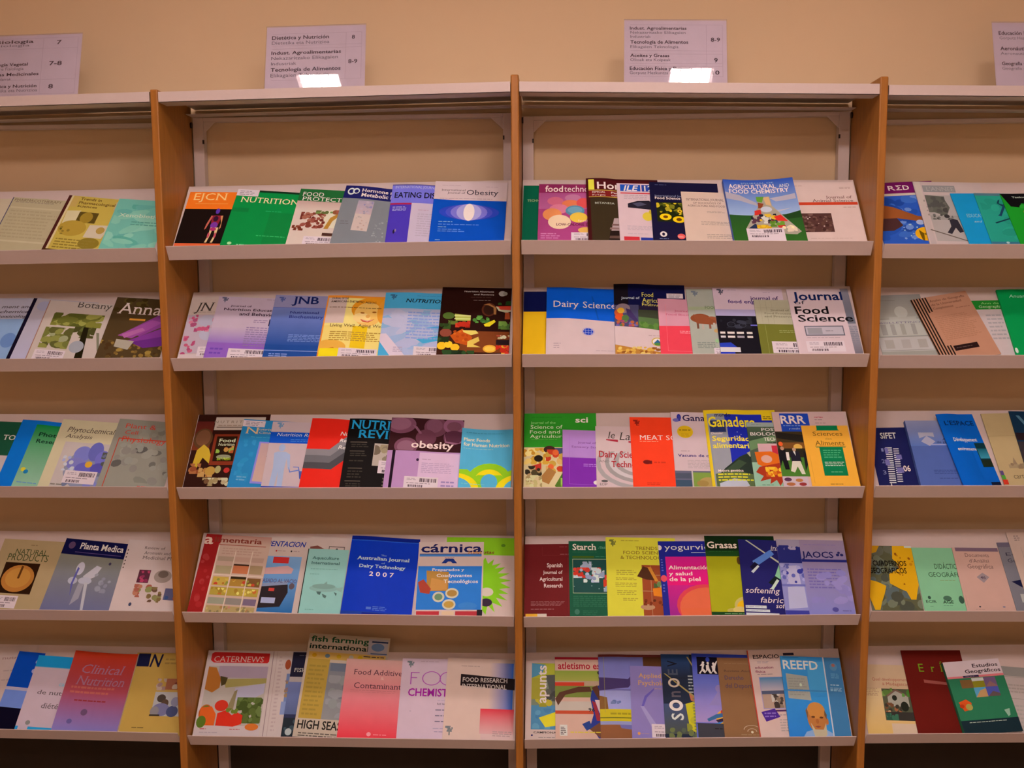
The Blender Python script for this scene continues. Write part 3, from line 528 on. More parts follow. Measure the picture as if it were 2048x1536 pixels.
m(1,1,(.7728,.0131,-.0241,.2066,.2161,.2703,.0232,.0054,.0003,1.0000),4,'',"280c08","dark brown journal covered with colourful fruit and vegetables",[T(.307,.046,.713,.069,"Nutrition Abstracts","c8a8a0","b"),T(.438,.092,.716,.113,"and Reviews","c8a8a0","b"),E(.83,.085,.05,.04,"b8a098"),E(.87,.085,.03,.028,"9c8880"),F(.4,.14,.74,.155,1,"503028"),F(.44,.185,.74,.2,1,"907068"),
 I(R(0,.72,1,1,"3c180c"),R(.3,.65,.95,.95,"7c3818"),E(.12,.43,.08,.05,"506024"),P([(.2,.4),(.42,.42),(.42,.5),(.22,.5)],"b8b050"),R(.2,.42,.42,.435,"e0d888"),R(.2,.465,.42,.48,"d8d080"),N(.06,.5,.36,.56,9,.035,["485420","606828"],2),N(.22,.5,.42,.6,12,.045,["b82818","c83820","a02010"],3),P([(.16,.72),(.32,.62),(.46,.74),(.42,.86),(.24,.82)],"c04c14"),N(.2,.62,.4,.8,9,.03,["d06018","b04010"],4),E(.1,.68,.08,.06,"8c4030"),P([(.32,.64),(.5,.64),(.54,.68),(.44,.71),(.34,.67)],"e8c060"),P([(.4,.8),(.54,.73),(.56,.79),(.48,.84),(.58,.88),(.4,.88)],"e0b050"),E(.66,.33,.1,.1,"5c2818"),E(.66,.33,.075,.08,"341810"),P([(.58,.26),(.66,.24),(.76,.3),(.76,.4),(.73,.4),(.72,.3),(.65,.265)],"a86838"),N(.44,.42,.7,.53,14,.032,["4c7430","60903c","385c24"],5),P([(.6,.55),(.74,.48),(.76,.51),(.68,.58),(.62,.58)],"e8c020"),P([(.76,.28),(1,.27),(.99,.34),(.9,.36),(.8,.34)],"d83c28"),P([(.75,.28),(.99,.34),(.9,.375),(.79,.345)],"d0b898"),P([(.78,.295),(.98,.29),(.96,.335),(.82,.33)],"d84430"),N(.78,.2,.98,.26,8,.04,["243c18","304c1c"],6),P([(.88,.37),(.94,.37),(.95,.47),(.88,.47)],"a04020"),N(.8,.5,1,.62,18,.05,["58702c","6c8438","48602c"],7),N(.78,.7,.98,.76,10,.03,["c09c70","b04830","d8c0a0"],8),R(.78,.77,1,.84,"281418"),E(.7,.9,.09,.055,"e89c30"),E(.7,.9,.07,.035,"f0b448"),E(.06,.87,.06,.055,"f0b020"),E(.15,.85,.055,.05,"f4b828"),E(.24,.89,.06,.05,"f0ac20"),N(.78,.85,.98,.97,14,.04,["d83020","c82818","e86030","e8a030"],9),N(.05,.93,.5,1,20,.05,["20301a","2c4420","182410"],10),N(0,.55,.16,.63,7,.05,["2c3c18","384c1c"],11),N(0,.74,.15,.82,7,.05,["202c14","34441c"],12))])
# third shelf
m(1,2,(.0225,.006,-.0018,.2218,.2218,.278,.0276,.0003,.0003,.6),3,'',"30120c","dark food magazine with fruit and a white title strip, beside the left divider",[R(.25,.04,.94,.22,"c4a498"),T(.239,.085,.836,.124,"N U T R I T I O N","806858",""),F(.3,.145,.9,.165,1,"907060"),R(.28,.175,.9,.185,"604438"),
 I(G(0,.1,.24,.5,"5c1c18","743018","v"),E(.13,.34,.13,.14,"5c3820"),E(.13,.33,.1,.11,"784830"),P([(.08,.5),(.16,.42),(.24,.48),(.32,.64),(.28,.68),(.18,.6),(.12,.76),(.06,.7)],"c8982c"),N(.02,.68,.18,.82,8,.05,["a86038","8c4428"],2),R(.28,.28,.66,.7,"802c18"),R(.32,.31,.6,.65,"281408"),N(.34,.44,.58,.54,10,.035,["c08040","90a040","b05028"],3),E(.46,.59,.1,.03,"8c8068"),N(.16,.74,.36,.86,10,.05,["b07038","c08850"],4),E(.32,.78,.07,.06,"b8843c"),E(.42,.76,.04,.05,"a8905c"),E(.54,.77,.04,.035,"b82c28"),E(.68,.76,.08,.04,"d09430"),N(.24,.87,.8,.98,26,.04,["b89874","a08058","c8b090","704830"],5)),T(.36,.34,.58,.39,"Food","d0c0a0","B"),T(.36,.4,.58,.44,"Nutrition","c0b090","b"),T(.38,.6,.56,.635,"EAT FRESH","b8c028","b")])
m(1,2,(.1547,.0196,-.0534,.2107,.2107,.2442,.0106,.0068,.0003,.48),3,'',"2878ac","medium blue journal with a framed pink picture and a white sticker on top",[K(.0,.015,.32,.105),T(.064,.106,.255,.21,"N","d8a880","s"),T(.251,.119,.569,.153,"utrition","d8a880","s"),T(.262,.171,.508,.201,"Clinical","d8a880","s"),F(.16,.25,.8,.265,1,"50a0b8"),N(.05,.3,.25,.9,14,.05,["3484b4","2c80b0"],2),R(.3,.32,1,.92,"8878c0"),I(G(.325,.34,1,.89,"c09090","c8988c","v"),N(.45,.45,.9,.6,4,.05,["a87060","b88478"],4)),T(.44,.5,.9,.53,"Nutrition","402028","bi"),F(.1,.82,.24,.9,2,"7098b8")])
m(1,2,(.2561,.0114,-.0089,.2097,.2097,.2413,.0175,.0095,.0003,.53),3,'',"c4a0a4","white journal with a blue band and a pale blue human silhouette",[N(0.07,0.01,0.17,0.08,18,.016,["7088a8"],3),R(0.112,0.06,0.128,0.105,"7088a8"),R(0,.16,1,.33,"0c48b0"),T(.093,.171,.829,.222,"Nutrition Research","d8c4dc","i"),F(.3,.26,.9,.31,2,"4878c8"),
 I(E(.2,.4,.045,.055,"a4a4c0"),P([(.1,.48),(.15,.46),(.26,.46),(.33,.5),(.36,.72),(.33,.72),(.29,.56),(.28,.72),(.29,1),(.22,1),(.2,.76),(.17,1),(.1,1),(.12,.7)],"a4a4c0"),P([(.33,.68),(.37,.75),(.49,.72),(.5,.735),(.36,.77)],"6470b0"),P([(.4,.68),(.48,.68),(.5,.74),(.6,.745),(.62,.86),(.52,.86),(.5,.75),(.51,.85),(.6,.85),(.59,.755),(.49,.755),(.47,.69),(.4,.69)],"5c68b0")),R(.66,.37,.9,.4,"40408c"),F(.66,.43,.95,.7,8,"8c84a0"),R(0,.975,1,1,"2c3c98")])
m(1,2,(.3669,.0177,-.0411,.2096,.2096,.2477,.0116,.0086,.0003,.56),3,'h',"e42418","bright red journal with a grey zigzag band",[P([(0,.45),(.33,.45),(.62,.175),(1,.175),(1,.26),(.66,.26),(.36,.54),(0,.54)],"88787c"),P([(0,.54),(.36,.54),(.66,.26),(1,.26),(1,.36),(.7,.36),(.36,.64),(0,.64)],"6c6064"),P([(0,.64),(.36,.64),(.68,.36),(1,.36),(1,.44),(.72,.44),(.4,.73),(0,.73)],"4c4448"),T(.447,.179,.802,.235,"Nutrition","e8c8c0","bi"),T(.452,.281,.796,.329,"Research","e8c8c0","bi"),T(.449,.376,.77,.43,"Reviews","e8c8c0","bi"),F(.78,.53,.92,.56,1,"e85c50"),F(.8,.93,.95,.97,1,"e85c50")])
m(1,2,(.4852,.0143,-.0257,.2095,.2095,.2498,.0154,.008,.0003,.6),3,'h',"100c0c","black journal with bright blue title and a grey photo",[T(.039,.017,1.066,.152,"NUTRITION","2490e0","bs"),T(.156,.161,1.031,.283,"REVIEWS","2490e0","bs"),R(.06,.345,.3,.355,"685448"),F(.08,.37,.34,.43,2,"3c3028"),R(.07,.475,.28,.485,"685448"),F(.08,.5,.34,.56,2,"3c3028"),F(.08,.6,.3,.64,1,"3c3028"),R(.08,.72,.28,.73,"685448"),F(.08,.75,.3,.87,3,"3c3028"),R(.06,.9,.28,.91,"685448"),F(.08,.93,.3,.99,2,"3c3028"),I(R(.41,.36,.98,.68,"b89c90"),N(.42,.37,.96,.66,22,.055,["8c7460","c8b4a8","745c4c","a08468"],3,1.6)),S(.5,.6,1,.78),F(.58,.83,.9,.97,3,"605044")])
m(1,2,(.6119,.0153,-.029,.2192,.2192,.2513,.0142,.0074,.0003,1.0000),4,'h',"b478a8","journal with mauve fat cells photo above pink, third shelf",[I(R(0,0,1,.47,"381418"),E(.15,.1,.2,.13,"7c4458"),E(.13,.09,.15,.09,"90566a"),E(.62,.12,.16,.14,"6c3848"),E(.6,.1,.11,.1,"7c4658"),E(.87,.09,.15,.12,"8c5068"),E(.87,.1,.1,.07,"74404f"),E(.5,.28,.14,.12,"683444"),E(.88,.26,.15,.1,"58283a"),P([(.74,.2),(.78,.32),(.95,.34),(1,.28),(1,.33),(.9,.36),(.76,.34)],"94586e"),E(.24,.41,.16,.12,"7c4456"),E(.24,.42,.12,.09,"90586a"),P([(.3,.1),(.36,.12),(.44,.22),(.41,.23)],"885064"),R(0,.47,1,.48,"381418")),T(.311,.324,.885,.428,"obesity","ffffff","B"),R(0,.475,1,1,"b880ac"),R(.07,.475,.11,1,"180818"),R(.44,.495,1,1,"d8a8c0"),F(.48,.58,.62,.595,1,"a07898"),F(.48,.63,.95,.78,6,"b890b0"),E(.42,.6,.018,.02,"301838"),S(.27,.835,.72,.99),F(.76,.87,.96,.97,2,"9878a8")])
m(1,2,(.8303,.0105,-.0185,.1517,.1626,.2169,.0205,.0053,.0003,1.0000),3,'s',"54a0c4","sky blue journal with green and yellow rainbow arcs, beside the middle divider",[I(E(.54,.9,.4,.32,"94bc1c"),P([(0,.71),(.14,.7),(.2,.74),(.42,.88),(.5,1),(0,1)],"94bc1c"),P([(1,.7),(.9,.71),(.8,.76),(.62,.9),(.56,1),(1,1)],"94bc1c"),E(.54,.9,.27,.22,"f0d414"),P([(.2,.86),(.34,.78),(.75,.78),(.86,.86),(.7,1),(.36,1)],"94bc1c"),E(.54,.9,.15,.14,"54a0c4"),P([(.36,1),(.48,.9),(.6,.9),(.68,1)],"54a0c4"),E(0,1.02,.36,.24,"f0d414"),E(-.03,1.02,.26,.17,"54a0c4"),E(1.06,1.02,.4,.24,"f0d414"),E(1.08,1.02,.28,.17,"54a0c4"),P([(.43,.86),(.54,.84),(.65,.86),(.55,1),(.52,1)],"94bc1c"),E(.54,.88,.14,.12,"54a0c4")),F(.08,.06,.9,.085,1,"3c80a4"),T(.044,.161,.519,.218,"Plant Foods","e8c8a8","b"),T(.046,.244,.876,.305,"for Human Nutrition","e8c8a8","b"),F(.05,.34,.7,.355,1,"a8b8b4"),F(.05,.93,.5,.95,1,"80b8c8")])
# fourth shelf
m(1,3,(.1355,.0125,-.0322,.2116,.2116,.2646,.0157,.0003,.0003,.99),3,'',"c8a49c","white food trade magazine with blue capitals and a blue machine photo",[T(.217,.059,.955,.13,"ALIMENTACION","102c84","Bi"),E(.54,.19,.012,.012,"b02c2c"),F(.56,.18,.7,.2,1,"a08080"),E(.76,.19,.012,.012,"302c2c"),F(.79,.18,.9,.2,1,"a08080"),I(G(.0,.26,.93,.97,"7c98c0","2c6098","v"),R(.52,.27,.75,.35,"c42c2c"),P([(.4,.42),(.75,.38),(.84,.42),(.82,.48),(.4,.5)],"c89090"),P([(.4,.62),(.8,.57),(.78,.66),(.4,.68)],"8484a0"),P([(.38,.66),(.8,.62),(.82,.72),(.74,.9),(.38,.93)],"2c2024"),R(.54,.67,.62,.71,"c83c34"),R(.46,.79,.66,.86,"a8a0c0"),E(.86,.64,.04,.04,"604c54")),T(.4,.55,.92,.6,"PASADO AL VACIO","5c4c70","b")])
m(1,3,(.0225,.0174,-.0411,.2043,.2043,.259,.0077,.0085,.0042,1.0000),3,'',"c89c8c","red and pink trade magazine with a grid of food shelves, beside the left divider",[R(0,0,.24,1,"981c1c"),N(.02,.2,.2,.95,12,.04,["a42424","a83030"],3),R(.225,.12,.245,1,"e0b8a8"),G(.24,.0,1,.13,"b07468","c89c8c","v"),T(-.019,.029,.129,.128,"a","e0b0a0","B"),T(.145,.028,.866,.097,"limentaria","803024","B"),R(.22,.125,.94,.135,"a05040"),F(.3,.16,.9,.26,3,"bc8c7c"),
 I(R(.26,.28,.5,.34,"b08c78"),R(.52,.28,.74,.34,"c09080"),R(.76,.28,.95,.34,"b88c7c"),R(.26,.4,.5,.5,"a88c6c"),R(.52,.38,.75,.49,"c06844"),R(.52,.37,.75,.39,"382014"),R(.77,.38,.96,.49,"a07c5c"),R(.26,.54,.49,.65,"c09440"),R(.52,.54,.75,.65,"a87430"),R(.52,.53,.75,.56,"302010"),R(.77,.54,.97,.65,"784c28"),N(.27,.56,.95,.64,16,.03,["c8a048","b06c28","8c8438","c04028"],4),R(.26,.67,.97,.77,"b08c38"),N(.27,.68,.95,.76,18,.028,["d8b050","a07428","e0c068","c06028"],5),R(.26,.8,.5,.88,"988c78"),R(.52,.8,.76,.88,"8c7870"),R(.78,.8,.97,.88,"785c70"),R(.26,.9,.97,.99,"b08c5c"),N(.27,.9,.95,.99,24,.025,["c8a868","a87448","c07868","88704c"],6)),R(.5,.2,.512,1,"e0b8a8"),R(.755,.2,.767,1,"e0b8a8"),R(.24,.51,1,.525,"d8b0a0")])
m(1,3,(.3456,.0176,-.0466,.2209,.2209,.2567,.009,.0044,.0003,.03),3,'',"c8a49c","white magazine mostly hidden behind the pale green fish cover",[P([(.02,.14),(.12,.12),(.22,.16),(.02,.17)],"784038"),R(.28,.12,.5,.128,"302828"),R(.28,.12,.288,.3,"302828"),R(.492,.12,.5,.3,"302828"),T(.33,.14,.46,.24,"A","302828","b")])
m(1,3,(.3517,.0113,-.0214,.1252,.1252,.22,.0143,.0082,.0059,1.0000),2,'',"90b4ac","small pale green journal with a grey fish",[R(0,0,.022,1,"1c2420"),T(.14,.115,.785,.162,"Aquaculture","385c5c","b"),T(.136,.194,.816,.241,"International","385c5c","b"),F(.14,.3,.85,.33,1,"78a098"),F(.14,.38,.36,.41,1,"78a098"),I(E(.52,.61,.34,.055,"88a49c"),E(.52,.58,.28,.04,"7c948c"),P([(.82,.6),(.98,.58),(.96,.66),(.84,.63)],"8ca49c"),P([(.5,.55),(.58,.5),(.6,.56)],"7c948c"),P([(.36,.66),(.48,.66),(.46,.71),(.4,.7)],"4c605c"),P([(.5,.69),(.62,.72),(.6,.76),(.54,.74)],"546864"),P([(.78,.66),(.86,.68),(.84,.72)],"546864")),F(.16,.92,.38,.95,1,"78a098")])
m(1,3,(.4787,.016,-.0318,.2091,.2091,.2591,.0089,.0091,.0003,1.0000),3,'h',"0830a8","deep blue journal with small white capitals and a year",[R(0,0,1,.05,"061c78"),R(0,.05,1,.06,"2858b8"),T(.46,.23,.54,.25,"The","a0b0e0","s"),T(.118,.261,.88,.306,"Australian Journal","c8d0f0","bs"),T(.48,.33,.53,.35,"of","a0b0e0","s"),T(.168,.363,.837,.406,"Dairy Technology","c8d0f0","bs"),T(.327,.453,.68,.51,"2 0 0 7","f0f0ff","bs"),R(.0,.955,1,1,"1c3890"),R(.3,.965,1,1,"0c2080"),F(.44,.88,.66,.94,3,"6078c8"),R(.35,.895,.42,.925,"5870c0")])
m(1,3,(.7689,.0072,-.0072,.2151,.2196,.2699,.0209,.0003,.0003,1.0000),3,'',"d0a8a0","white magazine with a green starburst, beside the middle divider",[R(.03,0,1,.23,"88b41c"),T(.543,.169,.7,.209,"utas","7c2820","bi"),E(.82,.1,.03,.02,"58801c"),
 I(P([(.4,.24),(.55,.3),(.58,.26),(.62,.34),(.7,.28),(.68,.36),(.8,.33),(.72,.4),(.86,.38),(.76,.46),(.92,.46),(.78,.52),(.95,.55),(.8,.58),(.94,.64),(.79,.66),(.92,.72),(.78,.72),(.9,.8),(.75,.77),(.84,.88),(.7,.83),(.74,.95),(.64,.86),(.62,.98),(.55,.9),(.45,.98)],"88bc1c"),E(.62,.7,.09,.055,"d8b8a8"),E(.62,.83,.08,.05,"382438"))])
m(1,3,(.6983,.0082,.0177,.1975,.1975,.2486,.0176,.0065,.0042,1.0000),3,'',"d4aca4","meat industry magazine, white with blue food photo and navy title",[T(.037,.019,.975,.144,"cárnica","141850","B"),T(.738,.134,.968,.172,"2000","d88428","bi"),R(.02,.175,.97,.205,"4878b8"),R(.02,.165,.97,.175,"302c68"),P([(.36,.3),(.42,.235),(.54,.235),(.6,.3),(.53,.3),(.5,.275),(.46,.275),(.43,.3)],"1c3078"),T(.4,.215,.56,.23,"ANVISA","7c5870","b"),R(.01,.34,.98,.93,"2c70c0"),I(P([(.14,.4),(.48,.42),(.48,.68),(.16,.68)],"b07838"),P([(.22,.5),(.46,.55),(.46,.66),(.2,.68)],"c88444"),P([(.02,.56),(.1,.52),(.22,.65),(.2,.72),(.06,.7)],"a83c2c"),E(.54,.71,.1,.07,"d0b8a0"),E(.54,.71,.075,.045,"b07c3c"),E(.34,.76,.09,.07,"ccb8a4"),E(.34,.76,.06,.045,"6c8464"),E(.5,.86,.1,.07,"d0b8a0"),E(.5,.86,.075,.045,"c08c40"),E(.78,.88,.14,.05,"3c78c0")),T(.222,.368,.717,.406,"Preparados y","e8ccd0","bs"),T(.296,.445,.834,.489,"Coadyuvantes","e8ccd0","bs"),T(.407,.524,.927,.572,"Tecnológicos","e8ccd0","bs"),R(.02,.95,.36,1,"c03038"),R(.4,.95,.58,1,"e0b090"),R(.6,.95,.92,1,"b83038"),R(.92,.93,1,1,"201820")])
# bottom shelf
m(1,4,(.0225,.0065,-.0043,.2061,.2061,.2749,.0171,.0003,.0003,.98),3,'',"c8a8a8","white magazine with red title bar and peppers and broccoli, beside the left divider",[P([(.05,.03),(.09,.01),(.97,.02),(.97,.1),(.92,.14),(.1,.14),(.05,.11)],"c02424"),T(.098,.057,.858,.13,"CATERNEWS","d8a8a0","s"),
 I(R(.04,.18,.96,.88,"b49c94"),R(.2,.18,.96,.32,"a88898"),P([(.3,.34),(.96,.32),(.96,.38),(.35,.44)],"a08850"),P([(.04,.19),(.16,.2),(.26,.34),(.26,.44),(.16,.5),(.04,.46)],"b06428"),P([(.24,.3),(.36,.32),(.34,.4),(.28,.42)],"4c3c20"),P([(.5,.44),(.94,.38),(.94,.5),(.7,.6),(.5,.58)],"b4a0b4"),N(.56,.55,.95,.85,48,.06,["58602c","4c5424","68703c","444c20"],3),P([(.5,.48),(.54,.46),(.52,.7),(.42,.7)],"8c7454"),E(.12,.74,.1,.1,"b8501c"),E(.12,.7,.06,.05,"6c6c28"),P([(.04,.68),(.2,.66),(.28,.75),(.28,.88),(.04,.88)],"d85820"),E(.08,.84,.07,.07,"586820"),E(.34,.65,.1,.065,"c83020"),P([(.3,.74),(.42,.7),(.52,.76),(.58,.72),(.68,.76),(.68,.86),(.56,.89),(.3,.88)],"d02c1c"),E(.84,.89,.1,.04,"d06828"),N(.42,.68,.6,.74,6,.04,["6c7428","50581c"],5)),F(.08,.91,.2,.93,1,"b04048"),F(.52,.91,.68,.93,1,"b04048"),F(.08,.95,.4,.97,1,"a89098")])
m(1,4,(.2235,.0074,.0181,.2247,.2247,.2731,.0152,.0044,.0003,.3),3,'',"c8a8a4","white spiral magazine between the broccoli cover and the dark sea one",[R(.045,0,.055,1,"907478"),R(.1,0,.106,1,"b09090"),F(.14,.05,.2,.95,20,"b89898"),E(.27,.16,.04,.06,"9c4428"),R(.27,.27,.5,.6,"7078a0"),N(.26,.35,.34,.55,8,.03,["a07858","8c6c70"],2),R(.24,.6,.5,.75,"8488b0")])
m(1,4,(.2902,.0099,-.007,.2018,.2018,.2689,.0121,.007,.0034,.19),3,'',"6c6c94","dark slate and grey blue magazine, left of the large newspaper",[R(0,0,1,.3,"201c30"),F(.1,.03,.3,.05,1,"605868"),T(.053,.191,.238,.241,"FISH","c8b0a8","s"),R(0,.3,1,.36,"b09898"),G(0,.36,1,.75,"7474a4","54587c","v"),R(-.02,.74,.4,.78,"30304c"),R(0,.78,1,1,"242830"),N(.02,.8,.4,.98,16,.04,["3c4850","283038","505c68"],3),E(.1,.94,.05,.04,"b0a8a8")])
m(1,4,(.3279,.0218,-.0341,.2532,.2532,.3145,-.0025,.0191,.0003,.52),2,'',"c0a090","tall newspaper with bold dark green title, standing above its neighbours",[T(.03,.02,.745,.077,"fish farming","14482c","B"),T(.023,.094,.751,.147,"international","102820","B"),R(.74,.02,.98,.18,"b09ca4"),E(.86,.1,.08,.04,"6878a0"),R(.78,.04,.98,.055,"202c50"),R(.78,.16,.98,.17,"405888"),R(.03,.18,.97,.25,"d09c50"),E(.1,.215,.03,.02,"c88c18"),E(.26,.215,.03,.02,"687888"),E(.4,.215,.03,.02,"c89820"),E(.55,.215,.03,.02,"b0a090"),E(.66,.215,.03,.02,"d0a018"),F(.7,.19,.97,.21,1,"302838"),R(.03,.25,.3,.82,"b48838"),F(.06,.3,.27,.8,12,"a07c34"),I(G(.3,.28,.97,.82,"7c747c","8c8080","v"),R(.32,.28,.97,.36,"686878"),N(.32,.4,.95,.8,24,.06,["8c8484","746c74","94888c"],4,3)),T(.035,.833,.551,.914,"HIGH SEAS","201c18","B"),F(.06,.945,.9,.99,2,"605048")])
m(1,4,(.4596,.0146,-.0168,.2217,.2217,.2442,.006,.0128,.0003,.8),3,'',"dc5c64","pink journal deepening to red at the bottom",[G(0,0,1,.5,"d0948c","dc7078","v"),G(0,.5,1,1,"dc7078","e42c3c","v"),T(.12,.13,.833,.201,"Food Additives","542c38","s"),T(.5,.23,.55,.26,"&","e0a8a0","s"),T(.144,.299,.838,.375,"Contaminants","542c38","s"),F(.1,.395,.85,.41,1,"c06870"),F(.1,.42,.85,.43,1,"c06870"),E(.42,.94,.03,.025,"f09098"),F(.48,.93,.7,.96,1,"f07880")])
m(1,4,(.6362,.0085,-.0002,.2222,.2222,.254,.0135,.0069,.0003,.61),3,'',"d0a8b6","pale lilac journal with a thin purple title above bold magenta capitals",[N(0.07,0.03,0.17,0.09,18,.016,["707078"],3),R(0.112,0.07,0.128,0.115,"707078"),F(.26,.03,.52,.045,1,"a88898"),R(.13,.175,.145,.33,"a848a4"),R(.13,.175,.25,.185,"a848a4"),R(.13,.24,.22,.25,"a848a4"),O(.42,.25,.13,.09,.014,"b050a8"),O(.66,.25,.13,.09,.014,"b050a8"),R(.9,.165,.912,.335,"b050a8"),T(.111,.376,.825,.475,"CHEMISTRY","a41894","B"),F(.52,.52,.72,.53,1,"a890a8"),T(.52,.555,.72,.58,"Rob Verpoorte","685870","b"),F(.5,.63,.75,.66,1,"786880"),F(.5,.7,.74,.73,1,"786880"),F(.5,.77,.72,.8,1,"786880"),F(.48,.86,.72,.88,1,"a890a8"),F(.5,.9,.78,.92,1,"8c7c98"),R(.15,.66,.17,.667,"908098")])
m(1,4,(.7729,.0115,-.0149,.2094,.2172,.255,.0105,.0068,.0003,1.0000),3,'',"d8aca0","cream journal with a black title plate and blue and red fading blocks",[G(.75,.0,1,1,"d0a8a0","8c7470","h"),R(.97,0,1,1,"c8a8a0"),G(.6,.05,.94,.62,"d8aca0","1858b0","h"),R(.0,.0,.0,.0,"ffffff"),P([(.2,.2),(.985,.245),(.985,.385),(.2,.345)],"180c10"),T(.225,.239,.861,.295,"FOOD RESEARCH","c8a8a0","bs"),T(.225,.32,.85,.376,"INTERNATIONAL","c8a8a0","bs"),F(.2,.09,.5,.11,1,"b08c84"),I(G(.5,.62,1,.92,"dc3040","d89c9c","v"),R(.52,.92,1,1,"d8a8a4")),F(.68,.88,.96,.95,3,"b08888"),N(.03,.84,.14,.91,18,.018,["747074"],3),R(.08,.88,.1,.95,"807874")])
# ---- middle right bay, top shelf
m(2,0,(.019,.006,-.002,.2034,.2034,.253,.041,.0003,.0003,.22),3,'',"04543a","plain dark green journal beside the middle divider on the top shelf",[T(.06,.26,.42,.3,"TECHNOLOGY","b8b480","s")])
m(2,0,(.0629,.0087,-.007,.2097,.2097,.2525,.0349,.0042,.0042,.68),3,'',"a83c70","magenta magazine with round pastel sweets",[R(0,0,1,.16,"8c2450"),G(0,.16,1,.45,"a84878","b85888","v"),T(.087,.023,.333,.14,"food","f8e8d8","b"),T(.35,.021,.893,.138,"technology","f0d4c8",""),
 I(E(.47,.25,.11,.065,"b86888"),E(.23,.31,.11,.075,"d06078"),E(.44,.36,.12,.075,"dc6c48"),E(.62,.34,.1,.09,"d84848"),E(.28,.45,.13,.085,"d87088"),E(.5,.48,.13,.095,"587c94"),E(.5,.47,.1,.06,"6c90a4"),E(.19,.55,.13,.11,"e88450"),E(.29,.68,.155,.125,"e8b898"),E(.55,.6,.12,.09,"e8b040"),E(.64,.82,.1,.05,"e0a050")),T(.25,.7,.98,.745,"LOW-CALORIE SWEETENERS","5c1030","b"),T(.54,.64,.9,.67,"Special report","f0d8c0",""),F(.04,.87,.3,.98,3,"d078a0"),S(.45,.86,.9,1)])
m(2,0,(.2061,.0106,.0209,.2097,.2097,.2658,.0259,.0122,.0003,.42),3,'h',"400e10","dark maroon magazine with a yellow corner block and a greenhouse photo",[R(.03,.02,.11,.19,"e0d040"),R(.11,.03,.98,.19,"4c1014"),T(.15,.057,.535,.174,"Hort","f0dcd0","b"),R(.03,.2,.98,.31,"781818"),R(.03,.195,.98,.205,"c8a040"),R(.03,.305,.98,.315,"c8a040"),T(.08,.215,.26,.245,"ESPECIAL","e0b8b0","b"),T(.08,.265,.26,.29,"IV y V gama","e0b8b0","b"),T(.34,.22,.5,.25,"Parte","e0b8b0","b"),T(.34,.265,.52,.29,"cultivo","e0b8b0","b"),R(.05,.33,1,1,"382818"),T(.11,.395,.38,.425,"BETANESA","c8b8a8","s"),I(P([(.25,1),(.36,.65),(.6,.62),(.6,1)],"b08c8c"),P([(.25,1),(.3,.85),(.6,.82),(.6,1)],"241410"),P([(.33,.74),(.6,.72),(.6,.75),(.32,.77)],"7c5450"),P([(.3,.8),(.6,.78),(.6,.81),(.29,.83)],"8c6460"),P([(.29,.93),(.6,.9),(.6,.95),(.28,.97)],"604038"))])
m(2,0,(.2943,.0103,.0191,.1888,.1888,.2478,.0268,.0115,.0003,.49),3,'',"d4a8ac","white trade magazine with a blue logo and a black and yellow tray",[R(.05,.02,.36,.14,"1c48a0"),T(.1,.03,.33,.13,"ILE","e8d8e8","Bi"),R(.38,.02,.52,.14,"283c8c"),T(.42,.03,.55,.13,"12","e8d8e8","b"),R(.05,.165,.95,.185,"c83038"),F(.1,.2,.5,.29,3,"b09098"),I(P([(.15,.36),(.3,.31),(.48,.3),(.56,.4),(.5,.46),(.15,.43)],"241c28"),P([(.22,.36),(.34,.33),(.44,.37),(.3,.41)],"4c4458"),E(.44,.58,.08,.075,"d8b038"),E(.5,.5,.04,.04,"c8a030")),F(.12,.74,.52,.82,4,"b898a0"),F(.12,.87,.5,.89,1,"b898a0"),R(.06,.93,.29,1,"c42c34"),R(.31,.94,.49,1,"202c80")])
m(2,0,(.3864,.0097,.0091,.1983,.1983,.255,.0288,.0099,.0003,.46),3,'',"14102e","dark navy journal with a sunflower field photo",[F(.08,.04,.3,.055,1,"605c80"),T(.07,.22,.5,.255,"International Jour","8c84a0",""),T(.067,.254,.501,.298,"Food Science &","f0e0e0","b"),I(R(.08,.35,.52,.68,"1c2008"),N(.08,.36,.52,.5,26,.035,["a88c20","786c18","c8a020","4c4c10"],3),N(.1,.48,.5,.56,8,.03,["d8ac18","383c10"],4),E(.2,.6,.085,.055,"f0b810"),E(.2,.6,.035,.024,"6c3c08"),E(.39,.64,.09,.055,"f0b810"),E(.39,.64,.04,.026,"643808"),E(.41,.5,.035,.028,"e8b020"),E(.41,.5,.014,.011,"583808")),E(.15,.89,.05,.045,"e8dce0"),E(.15,.89,.02,.025,"14102e"),F(.09,.95,.22,.98,1,"706c8c"),E(.4,.92,.055,.045,"e0504c"),F(.35,.91,.45,.94,2,"f0a8a0")])
m(2,0,(.478,.0098,.0213,.1708,.1708,.2159,.0285,.011,.0003,.76),2,'',"d4a898","plain cream journal with small dark capitals, left of the flask cover",[T(.073,.13,.706,.182,"INTERNATIONAL JOURNAL","5c4440","s"),T(.184,.205,.657,.247,"OF SOCIOLOGY OF","5c4440","s"),T(.086,.266,.716,.307,"AGRICULTURE AND FOOD","5c4440","s"),F(.4,.39,.72,.43,2,"a08478"),F(.28,.6,.9,.68,3,"a08478"),F(.35,.85,.88,.95,3,"a08478")])
